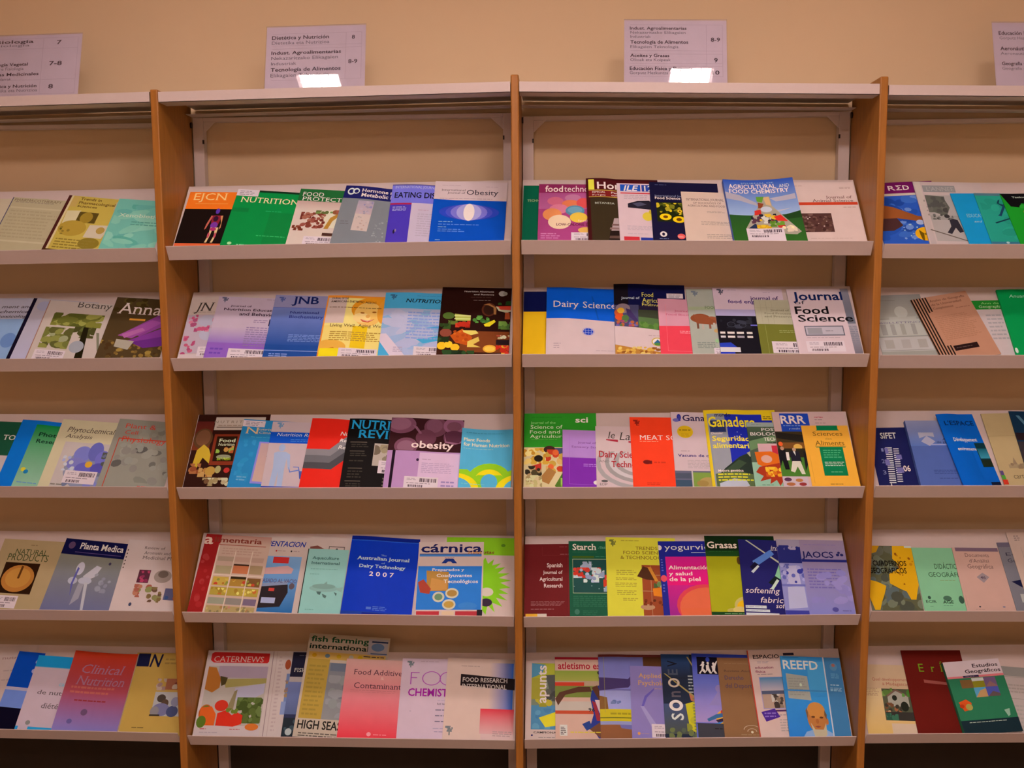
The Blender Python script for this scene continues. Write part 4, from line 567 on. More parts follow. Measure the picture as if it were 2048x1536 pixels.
m(2,0,(.7835,.0056,.0139,.1925,.2084,.2658,.0414,.0003,.0003,1.0000),3,'',"d8aca4","white journal with a red stripe and brown soil photo, beside the right divider",[F(.1,.055,.24,.07,1,"a88078"),F(.72,.085,.9,.12,2,"a88078"),T(.511,.238,.863,.287,"Journal of","60302c","s"),T(.317,.298,.872,.346,"Animal Science","60302c","s"),R(0,.35,1,.4,"c83c24"),F(.72,.43,.95,.45,1,"a88078"),I(R(.12,.54,.535,.855,"54302c"),N(.13,.55,.53,.85,50,.03,["6c443c","442420","785048","5c3830"],4),N(.15,.6,.5,.8,6,.012,["c8a098"],5)),F(.2,.955,.88,.97,1,"b48c84")])
m(2,0,(.6086,.0097,.0526,.2017,.2017,.2569,.0341,.0067,.0042,1.0000),7,'s',"3454a4","thick journal with a flask filled with food against a blue sky and green field",[G(0,.0,1,.62,"2848a0","98a0d0","v"),P([(0,.22),(.2,.27),(.42,.4),(.44,.46),(.2,.37),(0,.34)],"b098a4"),P([(.62,.33),(.98,.28),(.98,.37),(.7,.39)],"b49ca8"),P([(.55,.55),(.9,.52),(.7,.57)],"b8a4b4"),G(0,.62,1,1,"284c20","305c1c","v"),P([(.6,.66),(1,.58),(1,.7),(.7,.7)],"203c18"),
 I(P([(.43,.3),(.62,.3),(.63,.46),(.95,.93),(.88,.97),(.2,.85),(.44,.46)],"a89080"),P([(.43,.3),(.54,.3),(.5,.4),(.43,.38)],"608c2c"),P([(.53,.32),(.61,.3),(.62,.46),(.55,.44)],"d8a070"),P([(.44,.4),(.52,.42),(.48,.5),(.43,.5)],"8c3c20"),E(.54,.52,.08,.05,"c8b8c4"),P([(.37,.54),(.46,.52),(.46,.6),(.36,.62)],"c82c24"),N(.3,.6,.66,.76,26,.04,["201c28","d8c0b8","583040","c83828","e0a830","303040"],3),P([(.62,.65),(.72,.62),(.8,.74),(.66,.72)],"d82c24"),P([(.24,.84),(.34,.76),(.44,.83),(.4,.88),(.24,.9)],"242c48"),N(.36,.78,.56,.86,8,.05,["e8b028","d89820"],4),N(.55,.72,.75,.82,8,.05,["688c2c","587424"],5),N(.6,.8,.9,.92,10,.045,["e0b8a0","c83028","f0c8a0"],6)),
 T(.067,.082,.745,.159,"AGRICULTURAL","f4e8f0","b"),T(.787,.095,.928,.157,"AND","e0d0dc",""),T(.061,.168,.912,.242,"FOOD CHEMISTRY","f4e8f0","b"),T(.25,.05,.72,.07,"JOURNAL OF","b0b8d8",""),S(.2,.845,.72,1.0)])
# second shelf
m(2,1,(.019,.006,-.0019,.1914,.1914,.2613,.0343,.0003,.0003,.34),3,'',"e8a818","navy and golden yellow journal beside the middle divider",[R(0,0,1,.33,"0c1040")])
m(2,1,(.085,.0114,-.0083,.2121,.2121,.2641,.0223,.0098,.0003,.93),3,'h',"d0a8a8","royal blue and white journal with a small globe emblem",[R(0,0,1,.47,"0850b8"),P([(0,.46),(0,.475),(.3,.472),(.6,.478),(1,.5),(1,.46)],"0850b8"),P([(.62,.12),(.64,.12),(.72,.47),(.7,.47)],"0c48a4"),P([(.45,.3),(.98,.18),(.98,.2),(.45,.32)],"0c48a4"),T(.096,.202,.447,.302,"Dairy","f0e8f8","s"),T(.502,.201,.955,.3,"Science","f0e8f8","s"),O(.57,.655,.085,.06,.006,"8884b8"),E(.57,.655,.07,.05,"1838a4"),R(.53,.605,.534,.705,"a8a0d0"),R(.57,.6,.574,.71,"a8a0d0"),R(.61,.605,.614,.705,"a8a0d0"),R(.5,.635,.64,.64,"a8a0d0"),R(.5,.67,.64,.675,"a8a0d0"),F(.1,.83,.2,.92,3,"a88890"),F(.67,.92,.98,.935,1,"a88890")])
m(2,1,(.2817,.0099,-.0109,.2085,.2085,.2808,.0272,.005,.0003,.61),3,'h',"10103c","navy journal with yellow title, produce and landscape photos and grain at the bottom",[R(.0,0,.2,.3,"181018"),T(.1,.187,.359,.224,"Journal of","c0b8cc","b"),T(.388,.119,.557,.185,"Food","e8c860","s"),T(.392,.2,.796,.266,"Agriculture","e8c860","s"),T(.389,.273,.813,.331,"Environment","e8c860","s"),R(0,.32,.98,.67,"281c34"),I(R(.0,.31,.34,.62,"484060"),E(.12,.36,.1,.07,"8c6c74"),E(.06,.42,.06,.05,"c85028"),E(.09,.39,.05,.04,"e8a030"),E(.07,.48,.06,.05,"d84c20"),P([(.16,.36),(.22,.38),(.33,.54),(.28,.55),(.18,.46)],"402c58"),E(.15,.5,.05,.045,"506838"),N(.02,.53,.32,.62,16,.035,["a0405c","586c40","b05830","6c5894"],4),R(.33,.38,.62,.67,"54683c"),P([(.33,.38),(.62,.38),(.62,.5),(.33,.48)],"3c3c2c"),N(.34,.55,.61,.65,10,.05,["607c38","4c6c2c"],5),R(.62,.4,.7,.65,"8c2c18"),N(.62,.4,.7,.65,6,.03,["d85828","b02020"],6)),P([(0,.61),(1,.69),(1,1),(0,1)],"d4acac"),F(.46,.73,.68,.75,1,"b08c90"),E(.58,.825,.085,.06,"c89c38"),E(.58,.825,.07,.048,"e8d0c8"),P([(.52,.85),(.58,.79),(.64,.85)],"2c5c88"),E(.58,.855,.05,.02,"507c3c"),F(.44,.91,.7,.93,1,"b08c90"),I(P([(0,.87),(.3,.93),(.7,.97),(.7,1.0),(0,1.0)],"b87430"),N(.02,.9,.66,1.0,34,.025,["d89c40","a05c24","e0b060","8c4c1c"],7,2)),K(.74,.13,.97,.2)])
m(2,1,(.4093,.0099,-.0079,.1623,.1623,.2236,.0253,.0083,.0003,.56),2,'',"e43c4c","small pink and coral red journal, right of the navy produce cover",[R(0,0,1,.485,"d48898"),P([(0,.47),(0,.5),(.5,.485),(1,.5),(1,.47)],"d48898"),T(.289,.198,.635,.234,"Journal of","b83c5c","s"),T(.125,.267,.691,.303,"Food Biochem","b83c5c","s"),F(.36,.57,.98,.63,2,"f08c94"),R(.13,.1,.134,.94,"f07880"),R(.13,.935,.95,.94,"f07880"),E(.66,.885,.05,.04,"f4d0d0"),F(.75,.87,.98,.9,1,"f4a8a8")])
m(2,1,(.4994,.0085,.0138,.2038,.2038,.2604,.027,.0072,.0003,.38),3,'',"a89c90","pale grey green journal with a red brown cow",[N(0.07,0.03,0.17,0.09,18,.016,["70707c"],3),R(0.112,0.07,0.128,0.115,"70707c"),R(0,.28,1,.33,"a4a080"),T(.243,.266,.412,.313,"FOOD","707858","b"),I(E(.16,.46,.14,.07,"884024"),E(.32,.49,.1,.06,"984c30"),P([(.06,.4),(.2,.41),(.38,.5),(.36,.56),(.1,.54)],"8c4428"),R(.1,.54,.13,.62,"704030"),R(.17,.55,.2,.63,"b8988c"),R(.27,.55,.3,.62,"844838"),R(.33,.53,.36,.6,"b89c90"),E(.42,.5,.04,.04,"7c3c24")),E(.38,.65,.05,.03,"c8925c"),F(.08,.82,.36,.92,4,"807c74"),E(.36,.8,.03,.03,"98b080"),S(.3,.91,.6,1)])
m(2,1,(.5769,.01,.0186,.2043,.2043,.2594,.0229,.0108,.0003,.56),3,'',"d0a8b4","white journal with purple lower case title above a black machine photo",[N(0.06,0.01,0.16,0.08,18,.016,["544c5c"],3),R(0.102,0.06,0.118,0.105,"544c5c"),F(.22,.02,.36,.035,1,"a888a0"),F(.72,.05,.85,.065,1,"a888a0"),T(.526,.117,.928,.18,"journal of","301c54","b"),T(.2,.177,.918,.233,"food engineering","341868","b"),R(0,.33,1,.43,"a890b0"),I(R(0,.43,1,1,"141018"),N(.05,.45,.5,.62,14,.035,["2c2830","383440","201c24"],2,2),O(.2,.56,.06,.04,.008,"484450"),O(.36,.57,.05,.035,.008,"403c48"),R(.03,.67,.1,.7,"e8d0d4"),R(.13,.67,.23,.7,"e8d0d4"),R(.26,.67,.36,.7,"e8d0d4"),R(.4,.67,.48,.7,"e8d0d4"),R(.03,.73,.1,.76,"d8c0c4"),R(.13,.73,.23,.76,"e8d0d4"),R(.26,.73,.36,.76,"a89098"),R(.4,.73,.48,.76,"e8d0d4"),P([(.0,.84),(.16,.83),(.24,.9),(.0,.9)],"2838a0"),R(0,.9,.28,.97,"d8c0d0"),R(0,.97,.2,1,"2034a8"),P([(.58,.48),(.64,.48),(.68,1),(.61,1)],"9488c8"),R(.47,.56,.7,.58,"6c60b4"))])
m(2,1,(.6914,.0089,.0142,.1663,.1663,.2192,.0259,.0089,.0003,.63),2,'',"706828","small olive green journal with a beige gridded upper half",[R(0,0,1,.455,"b09c84"),R(.2,.02,.205,.45,"94846c"),R(.3,.02,.305,.45,"a08c74"),R(.1,.02,.105,.45,"a08c74"),R(.0,.15,1,.155,"a08c74"),T(.268,.172,.775,.21,"Journal of Food","6c5c48","s"),T(.156,.237,.695,.27,"Food Processing","6c5c48","s"),T(.147,.293,.771,.33,"and Preservation","6c5c48","s"),R(.13,.46,.136,.98,"90884c"),F(.36,.56,.98,.62,2,"98905c"),S(.2,.77,.98,.98)])
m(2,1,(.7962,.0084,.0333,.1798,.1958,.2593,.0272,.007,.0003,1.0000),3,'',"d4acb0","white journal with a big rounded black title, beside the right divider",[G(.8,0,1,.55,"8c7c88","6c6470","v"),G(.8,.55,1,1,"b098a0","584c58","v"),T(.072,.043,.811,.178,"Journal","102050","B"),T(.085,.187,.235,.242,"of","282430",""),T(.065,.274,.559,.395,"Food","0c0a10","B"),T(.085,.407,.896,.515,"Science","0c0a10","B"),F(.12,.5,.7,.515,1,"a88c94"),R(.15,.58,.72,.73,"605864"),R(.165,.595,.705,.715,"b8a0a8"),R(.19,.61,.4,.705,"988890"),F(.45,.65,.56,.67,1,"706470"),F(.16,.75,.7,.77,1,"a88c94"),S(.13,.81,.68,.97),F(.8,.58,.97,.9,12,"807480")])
# third shelf
m(2,2,(.019,.006,-.0018,.2153,.2153,.2774,.0276,.0003,.0003,.52),3,'',"2c8420","grass green journal with mixed fruit and vegetables, beside the middle divider",[T(.091,.112,.435,.144,"Journal of the","a0c878",""),T(.088,.161,.531,.214,"Science of","d8e0a8",""),T(.081,.231,.496,.279,"Food and","d8e0a8",""),T(.082,.293,.571,.341,"Agriculture","d8e0a8",""),T(.712,.052,.886,.129,"sci","f0e8c8","B"),F(.1,.36,.46,.37,1,"68a848"),F(.1,.05,.55,.06,1,"185c14"),
 I(R(0,.47,1,1,"d8b488"),N(0,.48,.35,.7,40,.04,["d89c38","e8b868","c88428","f0c880"],3),E(.35,.5,.08,.05,"40201c"),P([(.42,.48),(.7,.48),(.65,.6),(.44,.55)],"48486c"),N(.3,.5,.6,.8,16,.07,["c83c20","e06030","c8943c","d8a060"],4),P([(.1,.72),(.24,.68),(.24,.8),(.14,.8)],"c03024"),E(.2,.62,.06,.045,"241810"),N(.02,.72,.25,.85,12,.045,["30281c","b88c60","504028"],5),P([(.42,.98),(.52,.82),(.76,.64),(.8,.7),(.6,.9),(.54,1)],"506c20"),P([(.2,.9),(.34,.74),(.44,.8),(.34,.96)],"a86c38"),N(.5,.88,.8,1.0,16,.055,["90b038","70982c","a8c050"],6),N(.03,.84,.25,1,26,.035,["d8c090","a88858","c8ac70"],7),E(.68,.75,.06,.06,"b83c30"))])
m(2,2,(.1313,.0116,-.0112,.1605,.1605,.2091,.0169,.011,.0003,.61),2,'',"7c2498","small purple journal, right of the grass green food cover",[R(0,0,1,.485,"b078b8"),T(.28,.199,.613,.237,"Journal of","6c2c84","s"),T(.165,.277,.794,.312,"Sensory Studies","6c2c84","s"),F(.38,.58,.95,.64,2,"b878c4"),R(.12,.08,.125,.94,"a860b4"),R(.12,.935,.95,.94,"a860b4"),E(.61,.9,.055,.035,"e8c8e0"),F(.7,.88,.9,.92,2,"c090cc")])
m(2,2,(.2292,.0104,-.0084,.193,.193,.2232,.0195,.0077,.0003,.54),3,'',"d0a8a8","white journal with grey ripples and dark red serif title",[I(E(.62,.62,.62,.4,"a89494"),E(.64,.6,.58,.36,"d0a8a8"),E(.66,.6,.53,.32,"a08c8c"),E(.67,.585,.48,.28,"ccb0b0"),E(.69,.58,.42,.24,"a49090"),E(.7,.57,.36,.2,"d0b0b0"),R(0,.0,1,.42,"d0a8a8")),T(.183,.085,.297,.203,"le","3c3430","si"),T(.365,.093,.653,.228,"Lait","3c3430","si"),P([(.16,.215),(.34,.225),(.34,.265),(.16,.235)],"a82838"),P([(.5,.24),(.7,.25),(.7,.28),(.5,.27)],"a82838"),T(.045,.408,.737,.517,"Dairy Science","a8242c","bs"),T(.043,.562,.201,.599,"AND","746464","s"),T(.229,.57,.804,.671,"Technology","a8242c","bs"),E(.12,.9,.05,.02,"605454"),T(.05,.93,.16,.97,"EDP","605454","s")])
m(2,2,(.334,.0087,.0002,.1998,.1998,.2554,.0212,.0076,.0003,.61),3,'',"f43c1c","plain bright orange red journal with small white capitals",[N(0.05,0.04,0.15,0.10,18,.016,["8c1c14"],3),R(0.092,0.08,0.108,0.125,"8c1c14"),F(.09,.11,.14,.13,1,"8c1c14"),T(.129,.26,1.05,.333,"MEAT SCIENCE","f8e0c8","s"),F(.13,.345,.45,.365,1,"f8a080"),E(.22,.65,.06,.03,"701010"),R(.22,.63,.29,.675,"701010"),F(.32,.63,.5,.68,1,"d83018"),F(.2,.93,.4,.97,2,"c82c18"),N(.82,.1,.95,.95,26,.008,["c82818","b82414"],4)])
m(2,2,(.4553,.0098,-.006,.2134,.2134,.2712,.0204,.0071,.0003,.48),3,'',"d0a8ac","white livestock magazine with a yellow round seal and small photos",[E(.11,.07,.03,.045,"2c2c84"),E(.07,.11,.05,.025,"6c60a0"),R(.1,.05,.13,.125,"3c3890"),T(.158,.033,.78,.12,"Ganadería","201848","bs"),E(.18,.27,.11,.085,"d8a418"),F(.1,.235,.26,.26,1,"604808"),F(.12,.29,.24,.34,2,"c08c18"),F(.1,.52,.24,.54,1,"a08088"),T(.056,.567,.624,.607,"Vacuno de carne","241c68","b"),F(.18,.645,.9,.76,6,"b09498"),I(R(0,.79,1,1,"60586c"),R(.0,.82,.22,.89,"4c4c5c"),R(.0,.91,.22,1,"38485c"),R(.24,.81,.7,1,"7c8c3c"),E(.44,.93,.12,.06,"b08850"),E(.36,.95,.08,.04,"a07840"),R(.22,.79,.24,1,"c0a8a4"))])
m(2,2,(.5588,.0092,.0187,.2133,.2133,.2761,.0202,.0087,.0003,.57),3,'h',"e4b41c","yellow and blue livestock magazine with big yellow title",[R(.06,.06,.94,1,"20289c"),R(.04,.05,.28,1,"908890"),I(R(.06,.2,.3,.9,"988c94"),R(.06,.14,.28,.3,"28305c"),P([(.12,.84),(.2,.77),(.42,.62),(.6,.55),(.7,.55),(.75,.7),(.7,.88),(.3,.88)],"283028"),P([(.16,.82),(.4,.66),(.5,.7),(.3,.84)],"3c4834"),P([(.52,.57),(.62,.53),(.64,.6),(.56,.62)],"b0a080"),P([(.06,.84),(.3,.8),(.6,.85),(.62,1),(.06,1)],"58603c"),P([(.1,.96),(.3,.9),(.46,.92),(.5,.99),(.1,1)],"b8acb8"),N(.35,.18,.5,.5,5,.01,["c0b8e0"],3)),T(.149,.04,.371,.091,"mundo","1c1c40","b"),T(.048,.086,.7,.228,"Ganadero","f0c828","B"),R(.8,.05,.96,.14,"e4b41c"),F(.82,.08,.94,.13,2,"604c10"),T(.074,.299,.233,.329,"Dossier","f0e0e0","b"),T(.074,.349,.588,.415,"Seguridad","f4d838","B"),T(.072,.441,.627,.51,"alimentaria","f0d838","B"),T(.1,.785,.44,.815,"Mejora genética","f0e8e0","b"),F(.09,.83,.6,.94,3,"e0c830")])
m(2,2,(.6794,.0088,.013,.1987,.1987,.2339,.0209,.0079,.0003,.4),3,'',"4c5444","grey green journal with an orange flower and white capitals",[R(0,0,1,.07,"9c9c98"),F(.07,.025,.22,.04,1,"706c6c"),G(0,.07,1,.3,"54604c","34402c","v"),P([(0,.3),(.4,.2),(.5,.26),(0,.45)],"687c54"),R(0,.63,1,1,"94ac94"),T(.204,.088,.453,.136,"POST","e8d8d0","bs"),T(.037,.157,.595,.209,"BIOLOGY &","e8d8d0","bs"),T(.226,.24,.749,.292,"TECHNOLOGY","e8d8d0","bs"),F(.26,.31,.6,.33,1,"201c18"),I(R(.12,.34,.66,.5,"d0989c"),R(.32,.37,.6,.62,"c42c3c"),P([(.06,.47),(.3,.46),(.42,.52),(.4,.66),(.2,.72),(.08,.66)],"d86018"),E(.22,.58,.08,.06,"d89888"),P([(.04,.78),(.1,.7),(.5,.62),(.6,.8),(.5,.98),(.42,.9),(.36,.99),(.32,.9),(.22,.96),(.24,.88),(.08,.92),(.14,.84)],"a83018"),N(.18,.7,.48,.85,22,.05,["e89820","d86818","f0b030","c84c18"],4)),F(.1,.965,.3,.985,1,"586c58")])
m(2,2,(.7591,.0094,.0149,.2129,.2129,.2678,.0196,.0093,.0003,.38),3,'',"d0a09c","pink magazine with a blue letter block and people in suits on grass",[R(.1,.02,.5,.27,"2040a4"),T(.107,.044,.45,.159,"RRR","f0e0e8","B"),F(.13,.18,.44,.2,1,"8090d0"),T(.2,.215,.46,.24,"y medio rural","c0c0e8","i"),T(.58,.055,.7,.08,"cartas","b83c50","b"),F(.58,.1,.7,.115,1,"806468"),F(.58,.145,.76,.16,1,"806468"),R(.0,.27,1,.47,"30241c"),I(R(0,.27,1,.6,"40301c"),P([(0,.28),(.4,.32),(.4,.42),(0,.36)],"241c18"),R(.05,.42,.4,.5,"7c4820"),E(.28,.48,.06,.04,"d89c48"),E(.05,.44,.03,.03,"e85828"),R(0,.55,1,.87,"487028"),R(0,.5,1,.62,"2c2418"),P([(.0,.52),(.1,.52),(.12,.78),(.06,.78),(.04,.66),(.0,.75)],"181418"),E(.06,.5,.025,.025,"b88068"),P([(.16,.54),(.28,.54),(.3,.68),(.16,.68)],"201c28"),E(.22,.515,.025,.025,"c08c70"),P([(.17,.67),(.28,.67),(.32,.84),(.27,.84),(.23,.74),(.18,.82),(.13,.8)],"d8c0b0"),P([(.2,.54),(.23,.54),(.23,.6)],"e0d0d0"),P([(.34,.54),(.46,.54),(.46,.84),(.4,.82),(.38,.7),(.33,.8)],"1c181c"),E(.4,.52,.025,.025,"b88068"),R(.1,.55,.14,.66,"e8d8d8"),R(0,.87,.34,1,"c8a4ac"),E(.07,.91,.05,.025,"58304c"),E(.22,.92,.05,.022,"b06838"),E(.1,.97,.06,.022,"a85c38"),E(.26,.97,.05,.022,"8c2c2c")),F(.5,.9,.9,.96,2,"b88888")])
m(2,2,(.8391,.0093,.0199,.1369,.1473,.2207,.0198,.0099,.004,1.0000),2,'',"f0a038","orange journal with green blocks, beside the right divider on the third shelf",[R(.3,0,.72,.085,"0c7044"),P([(.27,.085),(.75,.085),(.72,.07),(.3,.07)],"0c7044"),T(.204,.1,.791,.172,"Sciences","785018","s"),T(.434,.206,.561,.239,"des","a07028","s"),T(.21,.252,.789,.335,"Aliments","785018","s"),R(.2,.345,.82,.35,"a87028"),R(.28,.36,.74,.83,"0c7044"),R(.22,.358,.8,.37,"0c7044"),F(.34,.4,.7,.55,4,"50a070"),F(.33,.6,.72,.68,3,"d0d8b8"),F(.42,.76,.66,.78,1,"80b890"),R(.06,.5,.065,.95,"c88030"),F(.36,.95,.62,.98,1,"a87028")])
# fourth shelf
m(2,3,(.019,.006,-.002,.192,.192,.2511,.0221,.0003,.0003,.69),3,'',"6c1618","dark red journal with white right aligned title, beside the middle divider",[R(.3,.03,.3,.03,"6c1618"),R(.28,.16,.75,.163,"802828"),R(.28,.04,.283,.16,"802828"),F(.55,.035,.7,.05,1,"984444"),F(.56,.14,.7,.155,1,"b87070"),T(.352,.268,.594,.328,"Spanish","e0b8b0","b"),T(.289,.373,.592,.421,"Journal of","e0b8b0","b"),T(.234,.462,.59,.515,"Agricultural","e0b8b0","b"),T(.303,.552,.589,.607,"Research","e0b8b0","b"),R(.68,.2,.683,1,"8c3434"),F(.1,.79,.64,.86,4,"985858"),F(.1,.89,.46,.91,1,"a86868"),R(.02,.96,.2,1,"e8a030"),R(.2,.96,.34,1,"d8b8a8")])
m(2,3,(.1522,.0088,-.004,.21,.21,.255,.0174,.0057,.0003,.52),3,'',"145038","dark green journal with a red and white molecule model",[T(.055,.035,.396,.121,"Starch","e8d8b8","bs"),T(.42,.07,.62,.105,"/Stärke","70a080","si"),F(.05,.14,.48,.165,1,"285c40"),R(.05,.205,.36,.23,"485c14"),F(.38,.21,.8,.22,1,"589070"),R(.05,.245,.9,.7,"b8b88c"),I(R(.055,.25,.9,.695,"1c4440"),N(.06,.26,.9,.69,14,.008,["8ca09c"],2),N(.16,.28,.32,.4,14,.042,["a0a0b4","b8b4c4","888ca4"],3),N(.06,.36,.5,.5,30,.045,["c83428","a8a8bc","d84030","c4c0cc","8c90a8"],4),N(.06,.42,.2,.48,6,.04,["c83020","b82818"],5),N(.2,.46,.42,.56,16,.045,["b0acc0","8c8ca8","c83028","d0ccd4"],6),N(.5,.4,.75,.56,14,.045,["c83428","b8b4c8"],7),N(.48,.52,.85,.68,26,.05,["d03820","c8c4d0","989cb0","b82c20"],8)),F(.05,.73,.8,.88,6,"2c6448"),E(.1,.94,.035,.035,"406c58"),F(.18,.92,.4,.98,3,"2c6448")])
m(2,3,(.2615,.012,-.0157,.2096,.2096,.2626,.0134,.0077,.0003,.77),3,'',"d8c038","yellow journal with brown serif capitals and a brown food collage",[N(0.05,0.03,0.15,0.10,18,.016,["706c30"],3),R(0.092,0.07,0.108,0.120,"706c30"),F(.22,.035,.5,.05,1,"8c7c28"),F(.75,.05,.95,.06,1,"8c7c28"),T(.425,.116,.853,.158,"TRENDS IN","786018","s"),T(.243,.175,.849,.217,"FOOD SCIENCE","786018","s"),T(.205,.237,.851,.282,"& TECHNOLOGY","786018","s"),F(.14,.42,.43,.49,3,"a89430"),F(.13,.515,.43,.555,2,"a89430"),F(.12,.58,.44,.64,3,"a89430"),F(.14,.675,.44,.74,3,"a89430"),F(.22,.77,.44,.81,2,"a89430"),I(R(.5,.355,1,1,"984020"),R(.49,.48,1,.485,"b89068"),R(.48,.68,1,.685,"b89068"),R(.62,.36,.625,1,"b89068"),P([(.43,.5),(.52,.37),(.66,.42),(.72,.55),(.56,.54)],"4c2410"),P([(.58,.38),(.63,.38),(.73,.56),(.68,.56)],"c87828"),N(.66,.55,.8,.64,10,.04,["687848","485830","b0a880"],3),P([(.64,.65),(.8,.63),(.85,.76),(.65,.74)],"e07818"),E(.56,.88,.1,.035,"b88060"),N(.5,.78,.85,.86,10,.03,["5c2410","782c14"],4))])
m(2,3,(.4238,.008,.0052,.2017,.2017,.2515,.018,.006,.0003,.68),3,'',"1c2080","blue and hot pink magazine with a rounded orange patch",[E(.01,.09,.04,.035,"e8d8e0"),T(.09,.036,.851,.119,"yogurvida","e0d8f0",""),R(.48,.155,.85,.163,"c0b8e0"),G(.09,.215,1,.6,"d01c80","e01068","v"),G(.09,.6,1,1,"c81c78","902080","v"),N(.6,.24,.95,.4,6,.05,["d85088","c8407c"],3),I(E(.62,.87,.42,.28,"d83c48"),E(.64,.9,.4,.27,"e06040"),R(.26,.9,1,1,"e0603c")),T(.124,.333,.73,.387,"Alimentación","f0d0e0","b"),T(.123,.418,.466,.468,"y salud","f0d0e0","b"),T(.123,.488,.577,.545,"de la piel","f0d0e0","b"),E(.045,.51,.045,.045,"e04854"),F(.02,.24,.05,.42,5,"6060b0"),F(.02,.58,.05,.7,3,"6060b0")])
m(2,3,(.5613,.0092,-.0055,.2083,.2083,.2665,.0169,.006,.0003,.45),3,'',"a89a14","olive yellow journal with dark green header and cream title",[R(0,0,1,.265,"0c240c"),G(0,.19,.5,.265,"143c14","1c4418","v"),T(.027,.071,.455,.159,"Grasas","f0e0b8","b"),F(.05,.195,.4,.21,1,"285424"),I(E(.46,.32,.03,.05,"583c14"),E(.48,.88,.15,.11,"c8a860"),E(.48,.9,.12,.09,"e8a810"),E(.3,.94,.08,.03,"c0a050"),E(.4,.93,.1,.04,"d8b068")),R(0,.955,1,1,"103c14"),F(.18,.97,.6,.985,1,"80a068")])
m(2,3,(.6549,.0155,-.0297,.2154,.2154,.2467,.0097,.0084,.0003,.54),3,'',"201c5c","navy magazine with blue and green clothes pegs on a line",[P([(.1,.01),(.12,.005),(.6,.33),(.58,.345)],"c0b098"),I(P([(.17,.29),(.43,.13),(.48,.19),(.22,.36)],"5878c8"),P([(.13,.37),(.2,.3),(.26,.34),(.18,.42)],"14102c"),P([(.14,.43),(.24,.34),(.26,.36),(.17,.45)],"c8c0c8"),P([(.46,.48),(.56,.26),(.64,.32),(.56,.54)],"88b48c"),P([(.36,.57),(.46,.48),(.52,.52),(.44,.62)],"101c1c"),P([(.38,.65),(.48,.52),(.51,.54),(.42,.66)],"c8c8b8"),E(.6,.72,.03,.06,"a85848")),T(.434,.066,.731,.141,"inform","e8d8d8","si"),T(.037,.633,.503,.711,"softening","f0e0e4","i"),T(.23,.753,.537,.83,"fabric","f0e0e4","i"),T(.426,.832,.754,.896,"softener","f0e0e4","i"),R(.02,.87,.3,.905,"d0c0d0"),R(.02,.92,.34,.95,"d0c0d0"),R(.02,.965,.46,1,"d0c0d0"),F(.03,.88,.28,.895,1,"9484a0"),F(.03,.93,.32,.94,1,"9484a0")])
m(2,3,(.7718,.0117,-.0135,.2009,.2009,.249,.0134,.0084,.0003,1.0000),3,'',"9078ac","lavender journal with a blue beaker photo strip, beside the right divider",[G(0,0,1,1,"9c7c94","8478b4","v"),I(R(0,0,.34,.1,"a0889c"),R(0,.1,.34,.32,"28286c"),N(.0,.08,.34,.14,12,.035,["a890a8","28286c"],3),R(.0,.32,.34,.95,"8c80b4"),P([(.1,.36),(.26,.35),(.28,.6),(.1,.6)],"b8a4c4"),P([(.08,.64),(.32,.62),(.33,.9),(.06,.92)],"b4a4c8"),N(.0,.33,.34,.6,20,.035,["5c58a0","34348c","a898c0"],4),R(.0,.94,.34,1,"3c388c"),R(0,.6,.34,.63,"6c64a8")),T(.351,.155,.817,.241,"JAOCS","1c1c54","b"),E(.9,.17,.02,.015,"24245c"),E(.88,.2,.025,.018,"24245c"),E(.94,.2,.025,.018,"24245c"),R(.34,.265,1,.3,"24246c"),F(.4,.06,.95,.075,1,"8468a0"),F(.4,.38,.96,.66,7,"7460a0"),N(.4,.4,1,.9,20,.06,["9880b4","8c78b0"],6,2),E(.72,.92,.045,.03,"54488c"),F(.82,.92,.96,.95,1,"6c5c98")])
# bottom shelf
m(2,4,(.019,.0108,-.0286,.1944,.1944,.2407,.013,.0003,.0003,.46),2,'',"d0a8a0","white magazine with sideways title on a yellow and blue photo, beside the middle divider",[I(R(.08,.0,1,.87,"7c7c68"),R(.08,.0,1,.2,"b0a430"),P([(.08,.0),(.3,.02),(.24,.14),(.08,.2)],"5084a0"),R(.08,.2,.3,.48,"a89430"),P([(.3,.16),(.7,.14),(.9,.4),(.7,.55),(.4,.5)],"54504c"),N(.3,.2,.9,.5,18,.07,["605850","484440","787068"],3),R(.08,.56,1,.87,"5080a4"),N(.1,.6,.9,.86,16,.06,["4878a0","6090ac"],4),P([(.2,.72),(.6,.6),(.9,.66),(.8,.78),(.3,.84)],"e0c428"),N(.1,.48,.9,.58,10,.06,["c0a430","a08c28"],5)),T(.155,.03,.31,.53,"apunts","ecd8cc","bv"),T(.124,.894,.543,.919,"CAMPIONATS","302828","sb"),E(.1,.945,.015,.012,"302c60"),F(.2,.965,.7,.98,1,"806c68")])
